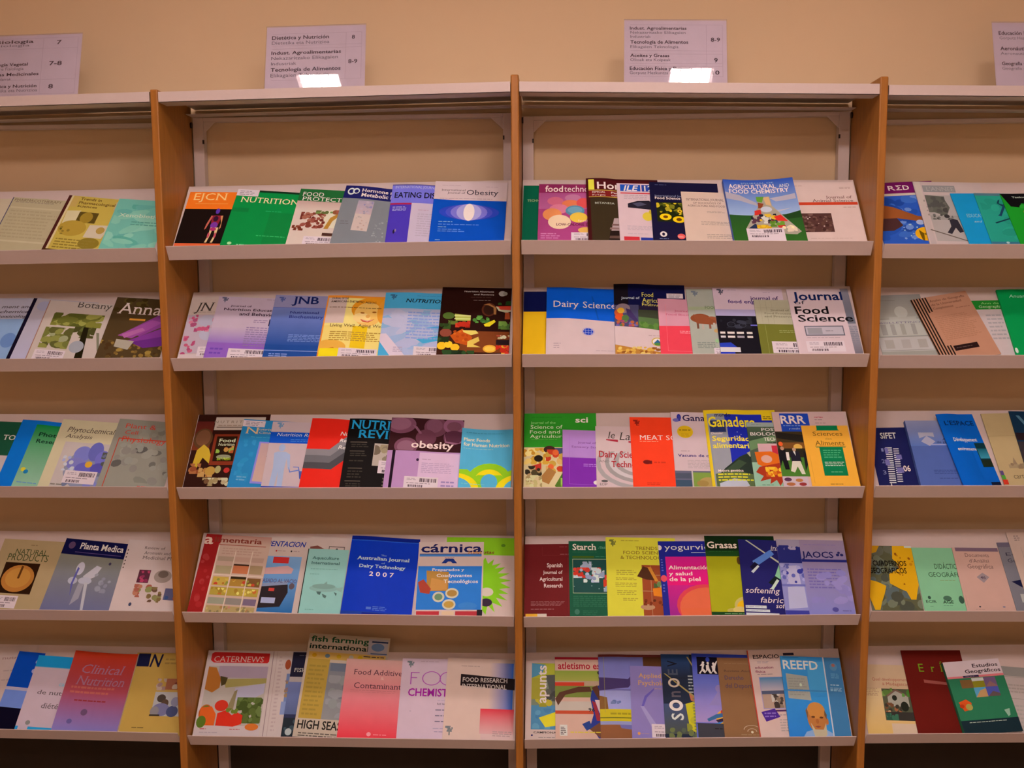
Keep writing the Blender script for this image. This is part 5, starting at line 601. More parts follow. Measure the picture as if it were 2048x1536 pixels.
m(2,4,(.1088,.0108,-.0116,.2202,.2202,.256,.0114,.0065,.0003,.61),3,'',"d09c8c","athletics magazine with a runner in a blue and red vest wearing a number",[R(0,.0,1,.03,"a82030"),T(.043,.061,.888,.149,"atletismo español","a81428","B"),
 I(G(.0,.17,1,.3,"8c9438","a89c48","v"),R(0,.3,1,.36,"b89078"),R(0,.315,.4,.36,"d03824"),R(0,.36,1,.5,"7c8038"),R(0,.55,1,.68,"c0a498"),R(0,.66,.6,.7,"c04428"),R(.0,.7,1,1,"d09c8c"),P([(0,.52),(.06,.44),(.32,.37),(.48,.37),(.5,.43),(.3,.44),(.14,.47),(.04,.6)],"5c3424"),P([(.6,.35),(.68,.42),(.78,.42),(.82,.48),(.88,.48),(.9,.72),(.92,1.0),(.62,1.0),(.52,.9),(.46,.87),(.52,.7),(.48,.52),(.5,.42)],"24307c"),P([(.5,.38),(.58,.35),(.62,.46),(.74,.5),(.84,.46),(.86,.38),(.92,.42),(.98,.52),(.94,.56),(.86,.5),(.6,.54)],"5c3020"),P([(.7,.48),(.84,.48),(.88,.9),(.84,.86),(.76,.6)],"b02c28"),P([(.5,.54),(.55,.56),(.62,.78),(.56,.78)],"982430"),P([(.62,.3),(.76,.32),(.8,.42),(.72,.48),(.6,.44)],"482014"),E(.7,.25,.1,.085,"4c2818"),E(.69,.195,.105,.045,"181010"),E(.67,.25,.015,.01,"181010"),E(.75,.25,.015,.01,"181010"),P([(.67,.3),(.74,.305),(.77,.295),(.72,.315)],"d8c0b0"),E(.73,.27,.018,.015,"3c1c10"),P([(.54,.53),(.84,.54),(.84,.68),(.6,.69)],"d4a8a8"),P([(.46,.88),(.6,.8),(.8,.86),(.78,.98),(.6,.98)],"6c3c28"),P([(.36,.82),(.46,.78),(.5,.86),(.42,.9)],"203878")),T(.45,.625,.538,.67,"96","282028","b"),R(.06,.83,.16,.96,"d8c0b8"),F(.07,.85,.15,.95,5,"483c3c"),F(.2,.905,.76,.93,1,"d8b430")])
m(2,4,(.2423,.0105,-.0096,.2196,.2196,.2622,.0116,.0068,.0003,.42),3,'h',"7064a0","violet sports magazine with a broad yellow band, left of the small violet one",[R(0,0,1,.03,"6c2c28"),I(G(0,.03,1,.42,"6c64a0","8478b8","v"),P([(0,.28),(.4,.3),(.46,.24),(.5,.3),(.4,.4),(.0,.44)],"443060"),R(.44,.03,.62,.22,"6c64a0"),R(.62,.03,1,.3,"542c14"),R(0,.44,1,.66,"9c90c0"),P([(0,.5),(.1,.52),(.12,.7),(.2,.74),(.16,.98),(.0,1)],"805028"),P([(.0,.86),(.14,.8),(.24,.8),(.28,.88),(.5,.9),(.5,1.0),(0,1.0)],"8c5030"),N(.1,.55,.3,.6,6,.03,["6c70a0","5c6498"],3),R(0,.66,1,.8,"c8a81c"),R(0,.755,1,.765,"485018"),R(0,.8,1,.84,"9088b0")),F(.14,.69,.6,.74,1,"a08818"),R(.07,.03,.075,.7,"a08c4c")])
m(2,4,(.3335,.0134,-.0282,.1724,.1724,.2232,.0085,.0081,.0028,.57),2,'',"8870a8","small violet journal with orange serif title and a barcode sticker",[T(.143,.099,.546,.163,"Applied","e09c48","s"),T(.133,.198,.733,.268,"Psychology","e09c48","s"),F(.4,.31,.8,.325,1,"c08878"),I(P([(.18,.56),(.24,.42),(.42,.3),(.4,.34),(.28,.44),(.22,.56)],"6450a4"),P([(.16,.56),(.22,.56),(.42,.8),(.4,.9),(.34,.84)],"a088b4"),P([(.86,.6),(.9,.6),(.84,.82),(.8,.8)],"9c84b4")),E(.12,.93,.025,.02,"e08c4c"),F(.16,.925,.34,.94,1,"b08088"),S(.34,.8,.92,.98)])
m(2,4,(.4313,.013,-.0168,.216,.216,.258,.0085,.0091,.0003,.42),3,'',"1c2438","dark magazine with a sideways column of large letters and a yellow figure",[I(R(0,.0,1,1,"1c2438"),G(0,.0,.4,.3,"243c68","1c2030","v"),G(0,.6,.36,.95,"40486c","484840","v"),P([(.3,.6),(.46,.56),(.5,.7),(.4,.8),(.48,.95),(.34,.9)],"c8b020"),N(.3,.6,.6,.95,14,.05,["b8a428","8c8430","686830"],3),P([(.36,.48),(.44,.5),(.46,.57),(.38,.56)],"c06848"),P([(.36,.03),(.38,.03),(.5,.22),(.49,.24)],"a88850"),P([(.03,.24),(.05,.24),(.46,.52),(.45,.54)],"a88850"),N(.05,.88,.5,.99,10,.05,["545848","6c6c40"],4)),T(.08,.08,.22,.155,"V","10101c","bv"),T(.08,.185,.22,.255,"E","484858","bv"),O(.16,.35,.08,.055,.03,"c8a898"),T(.1,.45,.24,.52,"n","605058","bv"),O(.17,.62,.095,.065,.045,"e8d8d8"),T(.09,.71,.26,.79,"S","d8d0d8","bv"),F(.36,.25,.6,.48,6,"a8a0a0"),F(.4,.52,.62,.95,12,"807c50")])
m(2,4,(.5222,.0155,-.0277,.2071,.2071,.2559,.0057,.0102,.0003,.39),3,'',"6464b4","blue to lilac magazine with three white runners on a black square",[G(0,0,1,.35,"2838a0","6868b8","v"),G(0,.35,1,.82,"6868b8","a884b8","v"),I(R(.07,.04,.38,.25,"0c0818"),P([(.09,.24),(.13,.2),(.14,.15),(.11,.15),(.14,.12),(.18,.13),(.16,.18),(.19,.21),(.18,.24),(.14,.21),(.11,.25)],"e8d8dc"),P([(.18,.24),(.2,.2),(.2,.14),(.24,.13),(.25,.18),(.28,.24),(.25,.24),(.22,.2)],"e8d8dc"),P([(.27,.24),(.29,.2),(.28,.15),(.32,.13),(.36,.08),(.37,.09),(.34,.15),(.33,.2),(.36,.24),(.33,.24),(.3,.21)],"e8d8dc"),E(.16,.11,.018,.016,"e8d8dc"),E(.23,.115,.018,.016,"e8d8dc"),E(.31,.12,.018,.016,"e8d8dc"),E(.23,.07,.03,.03,"3848b0")),I(E(.36,.42,.05,.045,"9078b0"),P([(.22,.6),(.34,.46),(.4,.48),(.36,.62),(.2,.62)],"9078b0"),E(.42,.77,.13,.1,"e8a030"),E(.4,.7,.04,.035,"c83438"),P([(.16,.78),(.3,.72),(.5,.69),(.5,.73),(.3,.77),(.18,.81)],"386090"),P([(.28,.79),(.5,.74),(.5,.77),(.32,.82)],"301c38"),P([(.1,.94),(.2,.84),(.4,.8),(.3,.85),(.16,.94)],"3878c0")),R(0,.83,.5,.835,"3c2c38"),R(.02,.835,1,1,"3c3840"),F(.26,.88,.6,.9,1,"181418"),F(.4,.96,.6,.98,1,"181418")])
m(2,4,(.6027,.0119,-.0097,.2043,.2043,.2454,.0092,.0113,.0003,.5),2,'',"8c5c3c","plain brown journal with dark serif title",[F(.1,.07,.5,.085,1,"9c7050"),T(.084,.155,.628,.183,"Revista Andaluza","5c3c34","s"),T(.086,.228,.362,.282,"Derecho","54405c","s"),T(.084,.328,.512,.386,"del Deporte","544058","s"),O(.4,.9,.12,.055,.012,"c8a088"),R(.2,.9,.6,.98,"8c5c3c"),O(.4,.925,.07,.04,.01,"c8a088"),R(.3,.925,.5,.985,"8c5c3c"),E(.4,.93,.018,.015,"e0c0a8"),F(.24,.955,.56,.97,1,"b08868")])
m(2,4,(.7043,.0094,.0253,.2179,.2179,.2688,.012,.0094,.0003,.39),3,'',"d4a8a0","white physical education magazine with a beach photo and a purple tilted square",[R(0,0,.016,1,"b83c28"),T(.074,.053,.439,.101,"ESPACIO","201820","b"),R(.5,.04,.65,.07,"302838"),F(.12,.13,.32,.16,2,"a08890"),T(.08,.191,.334,.22,"education","7c2848","b"),T(.078,.238,.215,.268,"física","7c2848","b"),F(.1,.28,.34,.295,1,"806870"),I(R(.11,.32,.6,.69,"a088b0"),G(.12,.325,.6,.48,"4878a0","c0a4ac","v"),R(.12,.48,.6,.52,"54546c"),R(.12,.52,.6,.68,"b08878"),N(.24,.52,.4,.68,22,.035,["40302c","8c7060","c8b0a8","504038"],3)),P([(.07,.72),(.26,.685),(.32,.78),(.12,.83)],"4c2484"),F(.11,.72,.28,.79,2,"8c68b0"),R(.27,.7,.6,.72,"4c2454"),F(.3,.75,.6,.77,1,"907880"),F(.3,.8,.6,.95,5,"b09490")])
m(2,4,(.7887,.0159,-.0249,.1812,.1856,.2432,.0045,.0139,.0003,1.0000),3,'',"3884c8","blue magazine with a bald bearded man's portrait, beside the right divider",[G(0,0,.42,1,"3c88c8","2c74c0","v"),R(.42,.06,.7,.45,"4890c8"),R(.69,0,.71,1,"c8b8c8"),R(.71,0,1,1,"40709c"),T(.03,.048,.599,.163,"REEFD","d8c4c0","B"),R(.03,.01,.3,.02,"2c70b0"),P([(.06,.22),(.4,.25),(.42,.55),(.06,.53)],"a0948c"),F(.09,.27,.38,.5,7,"948880"),E(.28,.36,.02,.02,"c8c0a8"),R(.0,.42,.69,.44,"407cb4"),
 I(P([(.2,1),(.28,.93),(.4,.9),(.6,.9),(.69,.94),(.69,1)],"8c9cc4"),E(.47,.76,.155,.18,"b86c38"),P([(.36,.82),(.42,.9),(.55,.9),(.6,.82),(.6,.96),(.5,1),(.4,.98)],"c0a488"),E(.47,.67,.14,.1,"c87c3c"),E(.41,.75,.03,.012,"5c3420"),E(.54,.755,.03,.012,"5c3420"),E(.47,.8,.025,.03,"a85c30"),P([(.42,.865),(.47,.855),(.52,.865),(.47,.88)],"8c4438"),E(.625,.8,.02,.04,"b86838"),P([(.3,.68),(.32,.64),(.34,.7),(.32,.78)],"7c5438"),P([(.6,.66),(.63,.72),(.62,.78),(.59,.72)],"6c4c38")),E(.85,.12,.06,.05,"587c9c"),E(.85,.1,.03,.02,"a05c54"),F(.79,.2,.92,.27,3,"6890ac"),F(.76,.34,.92,.36,1,"c0c0cc"),F(.75,.38,.96,.43,3,"a8b8cc")])
# ---- far right bay, top shelf
m(3,0,(.0266,.0056,.0601,.1904,.1904,.2727,.0413,.0003,.0003,.62),3,'',"2c50a8","water polo magazine with magenta header and a yellow ball, beside the right divider",[R(0,.0,1,.19,"741454"),T(.31,.055,.42,.135,"R","f0d8d0","b"),T(.43,.055,.52,.135,"Σ","f0d8d0","b"),T(.535,.055,.63,.135,"D","f0d8d0","b"),R(0,.19,1,.23,"d0b0a0"),I(R(0,.23,1,1,"2c50a8"),N(0,.24,1,.95,60,.06,["3c60b0","24489c","6c80bc","204090"],3,3),P([(0,.34),(.3,.42),(.62,.58),(.9,.6),(.88,.68),(.6,.66),(.3,.6),(0,.62)],"984c24"),P([(0,.6),(.3,.6),(.36,.72),(.2,.8),(0,.8)],"4c2828"),E(.62,.68,.06,.04,"a8a4c8"),E(.66,.87,.17,.11,"e89c14"),P([(.56,.8),(.62,.86),(.6,.98),(.57,.96),(.56,.88)],"704c08"),P([(.62,.86),(.82,.84),(.82,.86),(.63,.89)],"885c08"),N(.3,.7,.85,.95,14,.02,["a0b0d8","8090c8"],4))])
m(3,0,(.1453,.0083,.0092,.1932,.1932,.2713,.0331,.0066,.0003,.56),3,'',"c8a4a0","grey and white sports journal with an old photo of a skier",[G(.02,.0,.1,1,"d0b0a4","b89898","v"),R(.12,.06,.6,.17,"948484"),T(.17,.08,.58,.15,"L'ANNEE","b09c98","s"),I(R(.12,.22,.62,.95,"b09894"),P([(.12,.22),(.38,.24),(.44,.42),(.36,.56),(.2,.5),(.12,.5)],"605850"),N(.12,.24,.4,.5,16,.05,["544c48","6c6058","483f3c"],3),R(.12,.55,.62,.62,"a08c88"),N(.15,.52,.45,.62,12,.03,["504844","706460"],4),P([(.38,.62),(.44,.6),(.5,.62),(.54,.8),(.48,.82),(.44,.74),(.36,.84),(.3,.82),(.38,.72)],"302830"),E(.36,.56,.04,.03,"383030"),P([(.06,.78),(.08,.77),(.6,.95),(.6,.965)],"68544c")),N(.08,.3,.12,.6,5,.02,["a08880"],5)])
m(3,0,(.253,.0096,.0691,.1475,.1475,.2208,.0291,.0105,.0003,.41),2,'',"1888bc","plain cyan blue journal, left of the teal brush stroke cover",[T(.42,.3,.7,.35,"SPORT","4098b0","s"),T(.16,.41,.62,.48,"EDUCATION","88a8b0","s"),T(.26,.54,.75,.58,"and Society","a0b0b8","si")])
m(3,0,(.3135,.0091,.0373,.1539,.1539,.2233,.0305,.0094,.0003,.51),2,'',"28907c","teal green journal with dark brush strokes",[R(0,0,1,.05,"506c78"),N(.05,.1,.95,.9,16,.08,["2c9880","248874"],3,3),I(P([(.4,.14),(.44,.12),(.4,.2),(.5,.24),(.44,.26),(.36,.2)],"183848"),P([(.3,.44),(.34,.42),(.5,.18),(.6,.3),(.66,.4),(.58,.38),(.5,.26),(.36,.46)],"1c3c58"),P([(.2,.58),(.6,.46),(.6,.48),(.22,.6)],"143040")),R(0,.95,1,1,"3c6c84"),E(.3,.965,.03,.02,"b0c0c0")])
m(3,0,(.3923,.0087,.0649,.1665,.1665,.2221,.0318,.0084,.0003,1.0000),2,'',"1c8c24","green and black magazine at the photo's right edge on the top shelf",[P([(0,0),(1,0),(1,.12),(.6,.16),(.5,.22),(.3,.2),(.24,.28),(.1,.26)],"100c10"),T(.18,.055,.6,.09,"Taekwondo","c0b8a8","b"),N(.2,.2,.9,.5,10,.07,["48a844","2c9830"],3),I(E(.36,.38,.08,.06,"e08c14"),R(.3,.5,.6,.6,"3c9c3c"),O(.3,.84,.1,.09,.02,"a8c030"))])
# second shelf
m(3,1,(.0303,.0053,.046,.1541,.1541,.2461,.0356,.0003,.0003,1.0000),2,'',"9c8c84","grey journal with a faded domed building photo, beside the right divider",[G(0,0,1,.4,"8c7c78","a89890","v"),R(.02,.09,.5,.1,"84746c"),I(E(.55,.3,.12,.1,"b8a8a0"),R(.3,.38,.8,.44,"b0a098"),R(.05,.42,.95,.7,"b4a49c"),R(.1,.5,.2,.68,"9c8c88"),R(.28,.5,.36,.68,"9c8c88"),R(.46,.5,.54,.68,"a09088"),R(.66,.5,.74,.68,"9c8c88"),R(.0,.7,1,.71,"8c8080"),R(.0,.72,1,.95,"b8a4a0"),R(.1,.76,.26,.9,"a8948e"),R(.4,.76,.56,.9,"ac9894"),R(.7,.76,.86,.9,"a8948e"),R(0,.93,1,.94,"948480")),T(.1,.46,.85,.49,"BOLLETTINO","705c78","s")])
m(3,1,(.2138,.0053,.0247,.1916,.1916,.2251,.0355,.0003,.0003,.93),2,'',"c8a8a8","white journal with a green title band, half hidden behind the salmon one",[R(0,0,1,.17,"247c28"),T(.68,.035,.95,.07,"Ann de","a8c880","s"),T(.64,.09,1.0,.14,"Geographie","c8d8a0","s"),F(.7,.25,.95,.75,7,"a89498")])
m(3,1,(.1876,.007,.2122,.1688,.1688,.2297,.0329,.0048,.0034,1.0000),3,'',"bc7c64","salmon journal with black stripes down its spine side, lying askew",[R(.0,0,.025,1,"1c100c"),R(.05,0,.075,1,"1c100c"),R(.1,0,.125,1,"1c100c"),R(.15,0,.175,1,"1c100c"),R(.2,0,.225,.28,"1c100c"),R(.25,0,.275,.27,"1c100c"),R(.2,.88,.225,1,"1c100c"),R(.25,.88,.275,1,"1c100c"),T(.3,.06,.93,.1,"Anales de Geografía","6c3c30","s"),T(.3,.13,.84,.17,"de la Universidad","6c3c30","s"),T(.3,.2,.66,.24,"Complutense","6c3c30","s"),F(.68,.26,.95,.28,1,"8c5444"),F(.25,.36,.92,.8,14,"ac7058"),R(.3,.9,.72,.99,"281414"),F(.34,.93,.68,.96,1,"604440")])
m(3,1,(.3913,.0085,.0013,.2056,.2056,.2586,.0269,.0036,.0003,1.0000),6,'h',"008844","thick green book at the photo's right edge on the second shelf",[T(.14,.08,.42,.13,"Anuario","a8d8b0","i"),E(.46,.17,.05,.03,"c0d0a0"),E(.02,.93,.02,.04,"d0d0c0")])
# third shelf
m(3,2,(.0294,.0053,.014,.1562,.1562,.2196,.0288,.0003,.0003,.7),2,'',"1c1c4c","navy journal with a white zigzag pattern and a white number, beside the right divider",[T(.219,.086,.514,.192,"SIFET","e0d0d0","b"),T(.18,.36,.22,.42,"1","8078a0",""),T(.14,.55,.2,.62,"2","8078a0",""),T(.12,.74,.18,.81,"3","8078a0",""),I(*[R(.26-.004*k,.35+.037*k,.38-.004*k,.368+.037*k,"d8c0c4") for k in range(17)],*[R(.4-.004*k,.37+.037*k,.5-.004*k,.387+.037*k,"d0b8c0") for k in range(16)],R(.42,.48,.52,.56,"74649c"),R(.38,.7,.5,.79,"74649c"),R(.24,.36,.3,.46,"74649c"),R(.2,.56,.28,.66,"74649c")),T(.5,.664,.626,.766,"06","f0e0d8","b"),P([(.18,1),(.22,.93),(.25,1)],"e0d0d0")])
m(3,2,(.1388,.0116,.0163,.1472,.1472,.2289,.0147,.005,.0003,.78),12,'',"505c98","thick grey blue book with a pale diamond emblem",[G(0,0,1,.4,"8c84a4","5868a4","v"),P([(.2,.19),(.5,.19),(.5,.26),(.35,.24),(.2,.28)],"a898a8"),P([(.22,.33),(.35,.24),(.5,.33),(.37,.4)],"a898ac"),R(.4,.37,1,.385,"9c94b4"),T(.64,.28,.95,.31,"Anales","38406c","b"),T(.52,.32,.98,.355,"de geografía","38406c","b"),F(.32,.76,.9,.83,3,"38447c"),F(.4,.88,.8,.9,1,"38447c")])
m(3,2,(.2536,.0145,.1178,.1182,.1182,.2434,.009,.0234,.0003,1.0000),3,'h',"0858b4","bright blue magazine with white lower case title and a small dark photo",[T(.13,.1,.93,.165,"L'ESPACE","082050","b"),T(.198,.342,.838,.397,"Développement","e0e0f0","b"),T(.758,.461,.829,.495,"et","e0e0f0","b"),T(.214,.478,.827,.526,"environnement","e0e0f0","b"),I(R(.72,.42,1,.76,"103038"),G(.74,.5,1,.64,"185868","3c88a0","v"),R(.74,.66,1,.75,"20281c")),R(.75,.965,1,1,"101830")])
m(3,2,(.3749,.0078,.0417,.1542,.1542,.2607,.0233,.0054,.0003,.46),3,'',"b8946c","tan magazine with a faint harbour drawing near the photo's right edge",[R(0,.8,.06,.86,"584070"),R(0,.86,.07,.92,"4c8c30"),R(.0,.92,.09,.985,"d03424"),R(.0,.32,.6,.325,"a07c5c"),I(P([(.28,.74),(.33,.62),(.38,.74)],"94745c"),P([(.5,.74),(.58,.66),(.62,.74)],"947860"),R(.2,.72,.7,.77,"a08064"),N(.2,.7,.7,.78,10,.04,["94785c","8c6c54"],3)),T(.22,.84,.8,.91,"cartográfica","685040","")])
m(3,2,(.4452,.0087,-.0012,.1693,.1693,.2673,.0214,.008,.0003,1.0000),2,'',"142c44","dark blue magazine cut off by the photo's right edge, third shelf",[P([(.1,.06),(.16,.06),(.28,.22),(.24,.24)],"506c80"),R(0,.3,1,.4,"28181c"),R(0,.42,1,1,"382c30")])
# fourth shelf
m(3,3,(.0188,.0078,-.0169,.1455,.1455,.2244,.0209,.0003,.0003,1.0000),2,'',"5c543c","map cover with yellow continents on grey sea, beside the right divider",[I(N(0,0,1,1,70,.09,["686050","54503c","74705c","4c483c","5c6060"],3,1.6),P([(.1,.0),(.36,.0),(.28,.1),(.1,.14)],"d08c18"),P([(.62,.0),(1,.0),(1,.6),(.95,.7),(.9,.82),(.8,.82),(.74,.7),(.62,.66),(.44,.58),(.46,.44),(.7,.34),(.58,.2)],"e09c14"),P([(0,.52),(.2,.56),(.36,.62),(.3,.74),(.22,.86),(.16,.98),(.06,.98),(.0,.8)],"e09c14"),N(.62,.1,.98,.6,14,.025,["b87010","c87c14","904c10"],4)),T(.17,.23,.838,.31,"CUADERNOS","100c08","B"),T(.074,.342,.815,.427,"GEOGRÁFICOS","100c08","B"),R(.86,0,1,.03,"d0c0b4")])
m(3,3,(.166,.0077,-.0069,.1502,.1502,.2161,.0198,.0034,.0003,.79),2,'',"84b088","pale mint green journal with two lines of dark capitals",[T(.368,.254,.859,.338,"DIDÁCTICA","304830",""),T(.219,.39,.965,.466,"GEOGRÁFICA","304830",""),F(.42,.51,.8,.53,1,"84905c"),E(.14,.79,.03,.025,"385040"),T(.06,.83,.26,.87,"ECIR","384c3c","b"),F(.12,.92,.22,.93,1,"587c60"),E(.48,.8,.08,.04,"486450"),T(.38,.83,.58,.88,"AGE","182c20","b"),F(.38,.905,.6,.92,1,"587c60"),E(.74,.82,.05,.06,"385040")])
m(3,3,(.2844,.0074,-.0025,.1419,.1419,.2156,.0198,.0043,.0003,.99),2,'',"c89488","pinkish tan journal with a grey bar on top and a small diamond emblem",[R(.06,0,.94,.06,"785868"),T(.235,.086,.723,.151,"Documents","70504c",""),T(.292,.179,.693,.239,"d'Anàlisi","70504c",""),T(.231,.263,.752,.333,"Geogràfica","70504c",""),P([(.36,.47),(.5,.4),(.62,.47),(.48,.56)],"987c80"),T(.44,.45,.54,.5,"46","584450","b"),E(.28,.93,.02,.012,"403840"),F(.18,.965,.4,.98,1,"a07870"),E(.76,.93,.03,.01,"706880"),R(.04,.75,.045,.95,"a87c70")])
m(3,3,(.4242,.0067,.0209,.1689,.1689,.2322,.0207,.0036,.0003,.23),2,'',"786c74","grey journal with a dark bird emblem near the photo's right edge",[R(0,0,1,.07,"685868"),T(.1,.15,.5,.2,"Econ","3c3444","s"),T(.1,.24,.6,.3,"Geograph","3c3444","s"),P([(.06,.58),(.3,.54),(.4,.6),(.3,.7),(.2,.66)],"181838"),R(.14,.76,.4,.88,"b0a09c"),R(.16,.91,.4,.96,"a89898")])
m(3,3,(.4622,.0077,.0336,.1826,.1826,.2629,.0188,.0061,.0024,1.0000),2,'',"c49c90","cream white journal cut off by the photo's right edge, fourth shelf",[F(.1,.04,.2,.12,3,"8c706c"),R(.16,.2,.166,.9,"a08880"),F(.2,.25,.8,.9,10,"b08c84")])
# bottom shelf
m(3,4,(.017,.011,-.0376,.1429,.1429,.2179,.0127,.0003,.0003,.99),3,'',"d0a484","cream and orange journal with a painting of a house, beside the right divider",[G(0,.35,1,1,"d8b088","e0a860","v"),R(.0,.06,.12,.14,"201c18"),R(.5,.84,1,1,"d4ac94"),T(.24,.19,.98,.235,"Quel développement","b05848",""),T(.44,.255,.98,.3,"à Madagascar","b05848",""),F(.04,.34,.36,.46,5,"b08468"),I(R(.4,.35,1,.8,"54503c"),N(.4,.34,.62,.46,12,.05,["607838","788c44","2c3420"],3),P([(.5,.46),(.68,.37),(.92,.46),(.92,.6),(.5,.6)],"a8988c"),P([(.48,.45),(.68,.35),(.94,.45),(.94,.47),(.68,.38),(.5,.47)],"7c584c"),E(.64,.48,.05,.04,"282820"),E(.82,.6,.08,.07,"24241c"),N(.42,.55,.75,.72,14,.05,["784830","c8946c","40342c","a05c3c"],4),R(.42,.68,1,.8,"38302c"),N(.42,.7,.66,.8,8,.06,["3c6850","2c5040"],5),N(.8,.36,1,.46,6,.05,["4c7830","608c3c"],6))])
m(3,4,(.1586,.0074,.0007,.1778,.1778,.2605,.0154,.0044,.0003,.71),3,'',"681610","dark red journal with widely spaced green letters",[T(.24,.16,.32,.265,"E","74941c","s"),T(.44,.195,.5,.265,"r","74941c","s"),T(.6,.165,.64,.265,"í","74941c","s"),T(.76,.2,.84,.265,"a","74941c","s"),P([(.28,.36),(.8,.41),(.8,.44),(.28,.4)],"9c4c44")])
m(3,4,(.3778,.0222,-.0961,.1759,.1759,.2027,.0018,.0003,.0003,1.0000),2,'',"b89c98","pale grey journal behind the thick green and white book",[R(0,0,1,.14,"90807c"),R(0,.15,1,.155,"84746f"),F(.3,.25,.9,.4,3,"a48c88"),R(0,.47,1,.475,"84746f"),F(.3,.55,.9,.9,6,"a89490")])
m(3,4,(.2847,.0132,.0764,.1682,.1682,.2122,.0253,.0079,.0034,1.0000),14,'',"2c6c4c","thick white and green paperback with small landscape photos, lying askew",[R(0,0,1,.24,"d4b0b4"),P([(0,.24),(1,.235),(1,.27),(0,.27)],"d86c74"),R(.28,.235,.56,.265,"281c3c"),F(.32,.245,.52,.255,1,"a890a0"),T(.5,.055,.95,.115,"Estudios","201828","b"),T(.34,.14,.97,.2,"Geográficos","201828","b"),I(R(.2,.3,.41,.43,"7c5430"),R(.41,.28,.62,.43,"8c7c20"),R(.41,.28,.62,.33,"c8b8b4"),R(.62,.28,.83,.43,"705070"),P([(.62,.43),(.72,.34),(.83,.42),(.83,.43)],"8c5c5c"),R(.4,.43,.61,.58,"5890b0"),P([(.4,.58),(.5,.48),(.61,.45),(.61,.58)],"b88458"),R(.61,.43,.83,.58,"4c4c98"),P([(.61,.58),(.72,.5),(.83,.54),(.83,.58)],"604848"),P([(.06,.64),(.2,.6),(.28,.66),(.24,.76),(.12,.78)],"d04c1c"),E(.22,.72,.06,.05,"a89048"),E(.1,.7,.04,.03,"b83414")),P([(.8,.8),(.9,.78),(.88,.88),(.84,.9)],"94a894"),R(0,.92,1,1,"182830"),F(.14,.945,.9,.965,1,"c8c0b0")])


# ================================================================== the signs
DK = '3c2c38'; GY = '705c68'; LN = 'b48c98'
def frame_lines(rows, ux=0.8):
    o = []
    for v in rows: o.append(R(0.06, v, 0.96, v + 0.004, LN))
    o += [R(ux, rows[0], ux + 0.003, rows[-1], LN), R(0.957, rows[0], 0.96, rows[-1], LN)]
    return o
def tzb(bay, x): return zt + top[bay][0] + (top[bay][1] - top[bay][0]) * (x - (bay - 2.0)) + 0.0005
sign(-1.505, tzb(0, -1.505), 0.03, top[0][1] - top[0][0], "white subject sign cut off by the photo's left edge, with numbers 7 and 8",
     frame_lines([0.05, 0.22, 0.72, 0.95], 0.6) + [T(.1, .07, .5, .125, 'Biología', DK, 'b'), T(.1, .14, .46, .18, 'Biologia', GY, ''), T(.74, .09, .79, .16, '7', DK, 'b'),
     T(.02, .44, .46, .49, 'Fisiología Vegetal', DK, 'b'), T(.05, .51, .42, .56, 'Landare Fisiologia', GY, ''), T(.03, .6, .58, .65, 'Plantas Medicinales', DK, 'b'), T(.05, .68, .3, .72, 'Sendabelarrak', GY, ''),
     T(.68, .43, .81, .5, '7-8', DK, 'b'), T(.03, .79, .57, .84, 'Dietética y Nutrición', DK, 'b'), T(.06, .86, .58, .91, 'Dietetika eta Nutrizioa', GY, ''), T(.69, .8, .74, .87, '8', DK, 'b')])
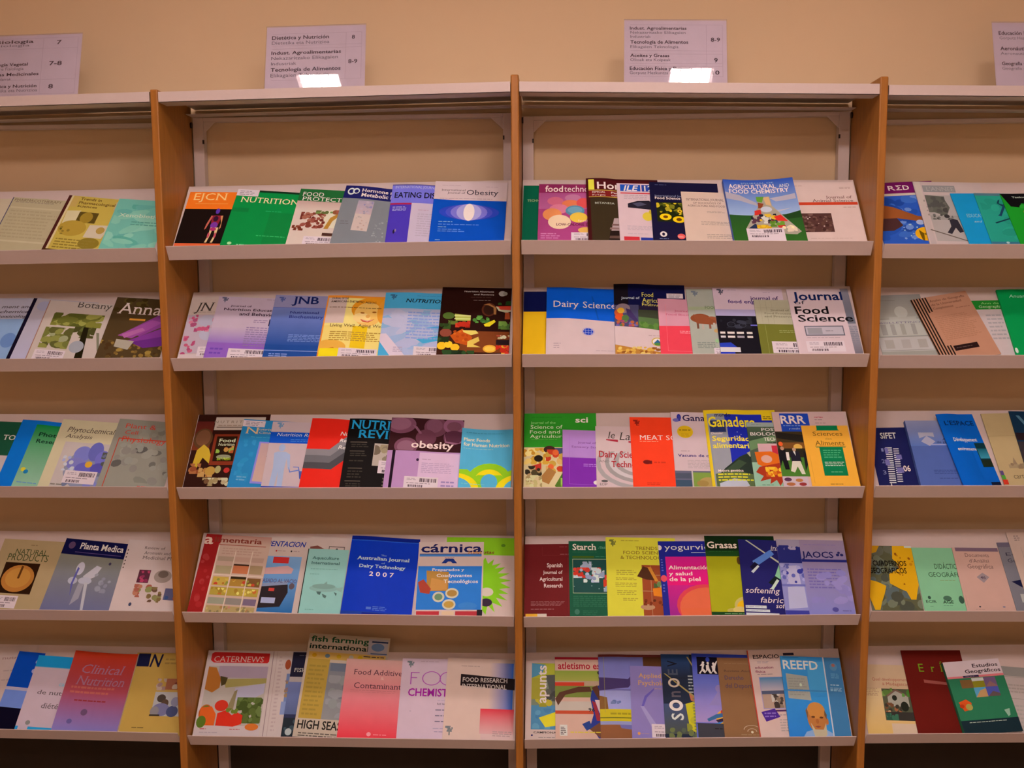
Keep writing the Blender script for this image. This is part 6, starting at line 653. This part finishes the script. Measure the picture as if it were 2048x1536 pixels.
sign(-0.694, tzb(1, -0.694), 0.03, top[1][1] - top[1][0], 'white subject sign above the middle left rack with a lamp glare at its foot',
     frame_lines([0.11, 0.3, 0.35, 0.85]) + [T(.055, .14, .63, .2, 'Dietética y Nutrición', DK, 'b'), T(.055, .225, .635, .28, 'Dietetika eta Nutrizioa', GY, ''), T(.86, .16, .89, .22, '8', DK, 'b'),
     T(.055, .385, .755, .44, 'Indust. Agroalimentarias', DK, 'b'), T(.055, .47, .725, .525, 'Nekazaritzako Elikagaien', GY, ''), T(.055, .56, .31, .61, 'Industriak', GY, ''),
     T(.055, .65, .755, .71, 'Tecnología de Alimentos', DK, 'b'), T(.055, .74, .64, .8, 'Elikagaien Teknologia', GY, ''), T(.83, .545, .92, .61, '8-9', DK, 'b')])
sign(0.302, tzb(2, 0.302), 0.03, top[2][1] - top[2][0], 'white subject sign above the middle right rack with a lamp glare and a number ten',
     frame_lines([0.07, 0.48, 0.53, 0.68, 0.72, 0.88]) + [T(.055, .1, .61, .15, 'Indust. Agroalimentarias', DK, 'b'), T(.06, .17, .6, .215, 'Nekazaritzako Elikagaien', GY, ''), T(.06, .235, .26, .28, 'Industriak', GY, ''),
     T(.06, .315, .625, .37, 'Tecnología de Alimentos', DK, 'b'), T(.06, .395, .53, .44, 'Elikagaien Teknologia', GY, ''), T(.845, .27, .935, .335, '8-9', DK, 'b'),
     T(.06, .53, .44, .58, 'Aceites y Grasas', DK, 'b'), T(.06, .6, .455, .645, 'Olioak eta Koipeak', GY, ''), T(.875, .59, .91, .66, '9', DK, 'b'),
     T(.055, .73, .67, .785, 'Educación Física y Deporte', DK, 'b'), T(.055, .8, .63, .85, 'Gorputz Hezkuntza eta Kirola', GY, ''), T(.855, .785, .925, .85, '10', DK, 'b')])
sign(1.302, tzb(3, 1.302), 0.03, top[3][1] - top[3][0], 'white subject sign on the far right rack, cut off by the photo',
     [T(.06, .13, .66, .19, 'Educación Física y Deporte', DK, 'b'), T(.065, .215, .62, .26, 'Gorputz Hezkuntza eta Kirola', GY, ''), T(.065, .37, .345, .43, 'Aeronáutica', DK, 'b'), T(.065, .455, .335, .5, 'Aeronautika', GY, ''),
      T(.07, .605, .5, .66, 'Geografía Cartografía', DK, 'b'), T(.07, .685, .56, .73, 'Geografia eta Kartografia', GY, ''), T(.86, .16, .92, .22, '10', DK, 'b'), T(.86, .63, .92, .69, '11', DK, 'b')])
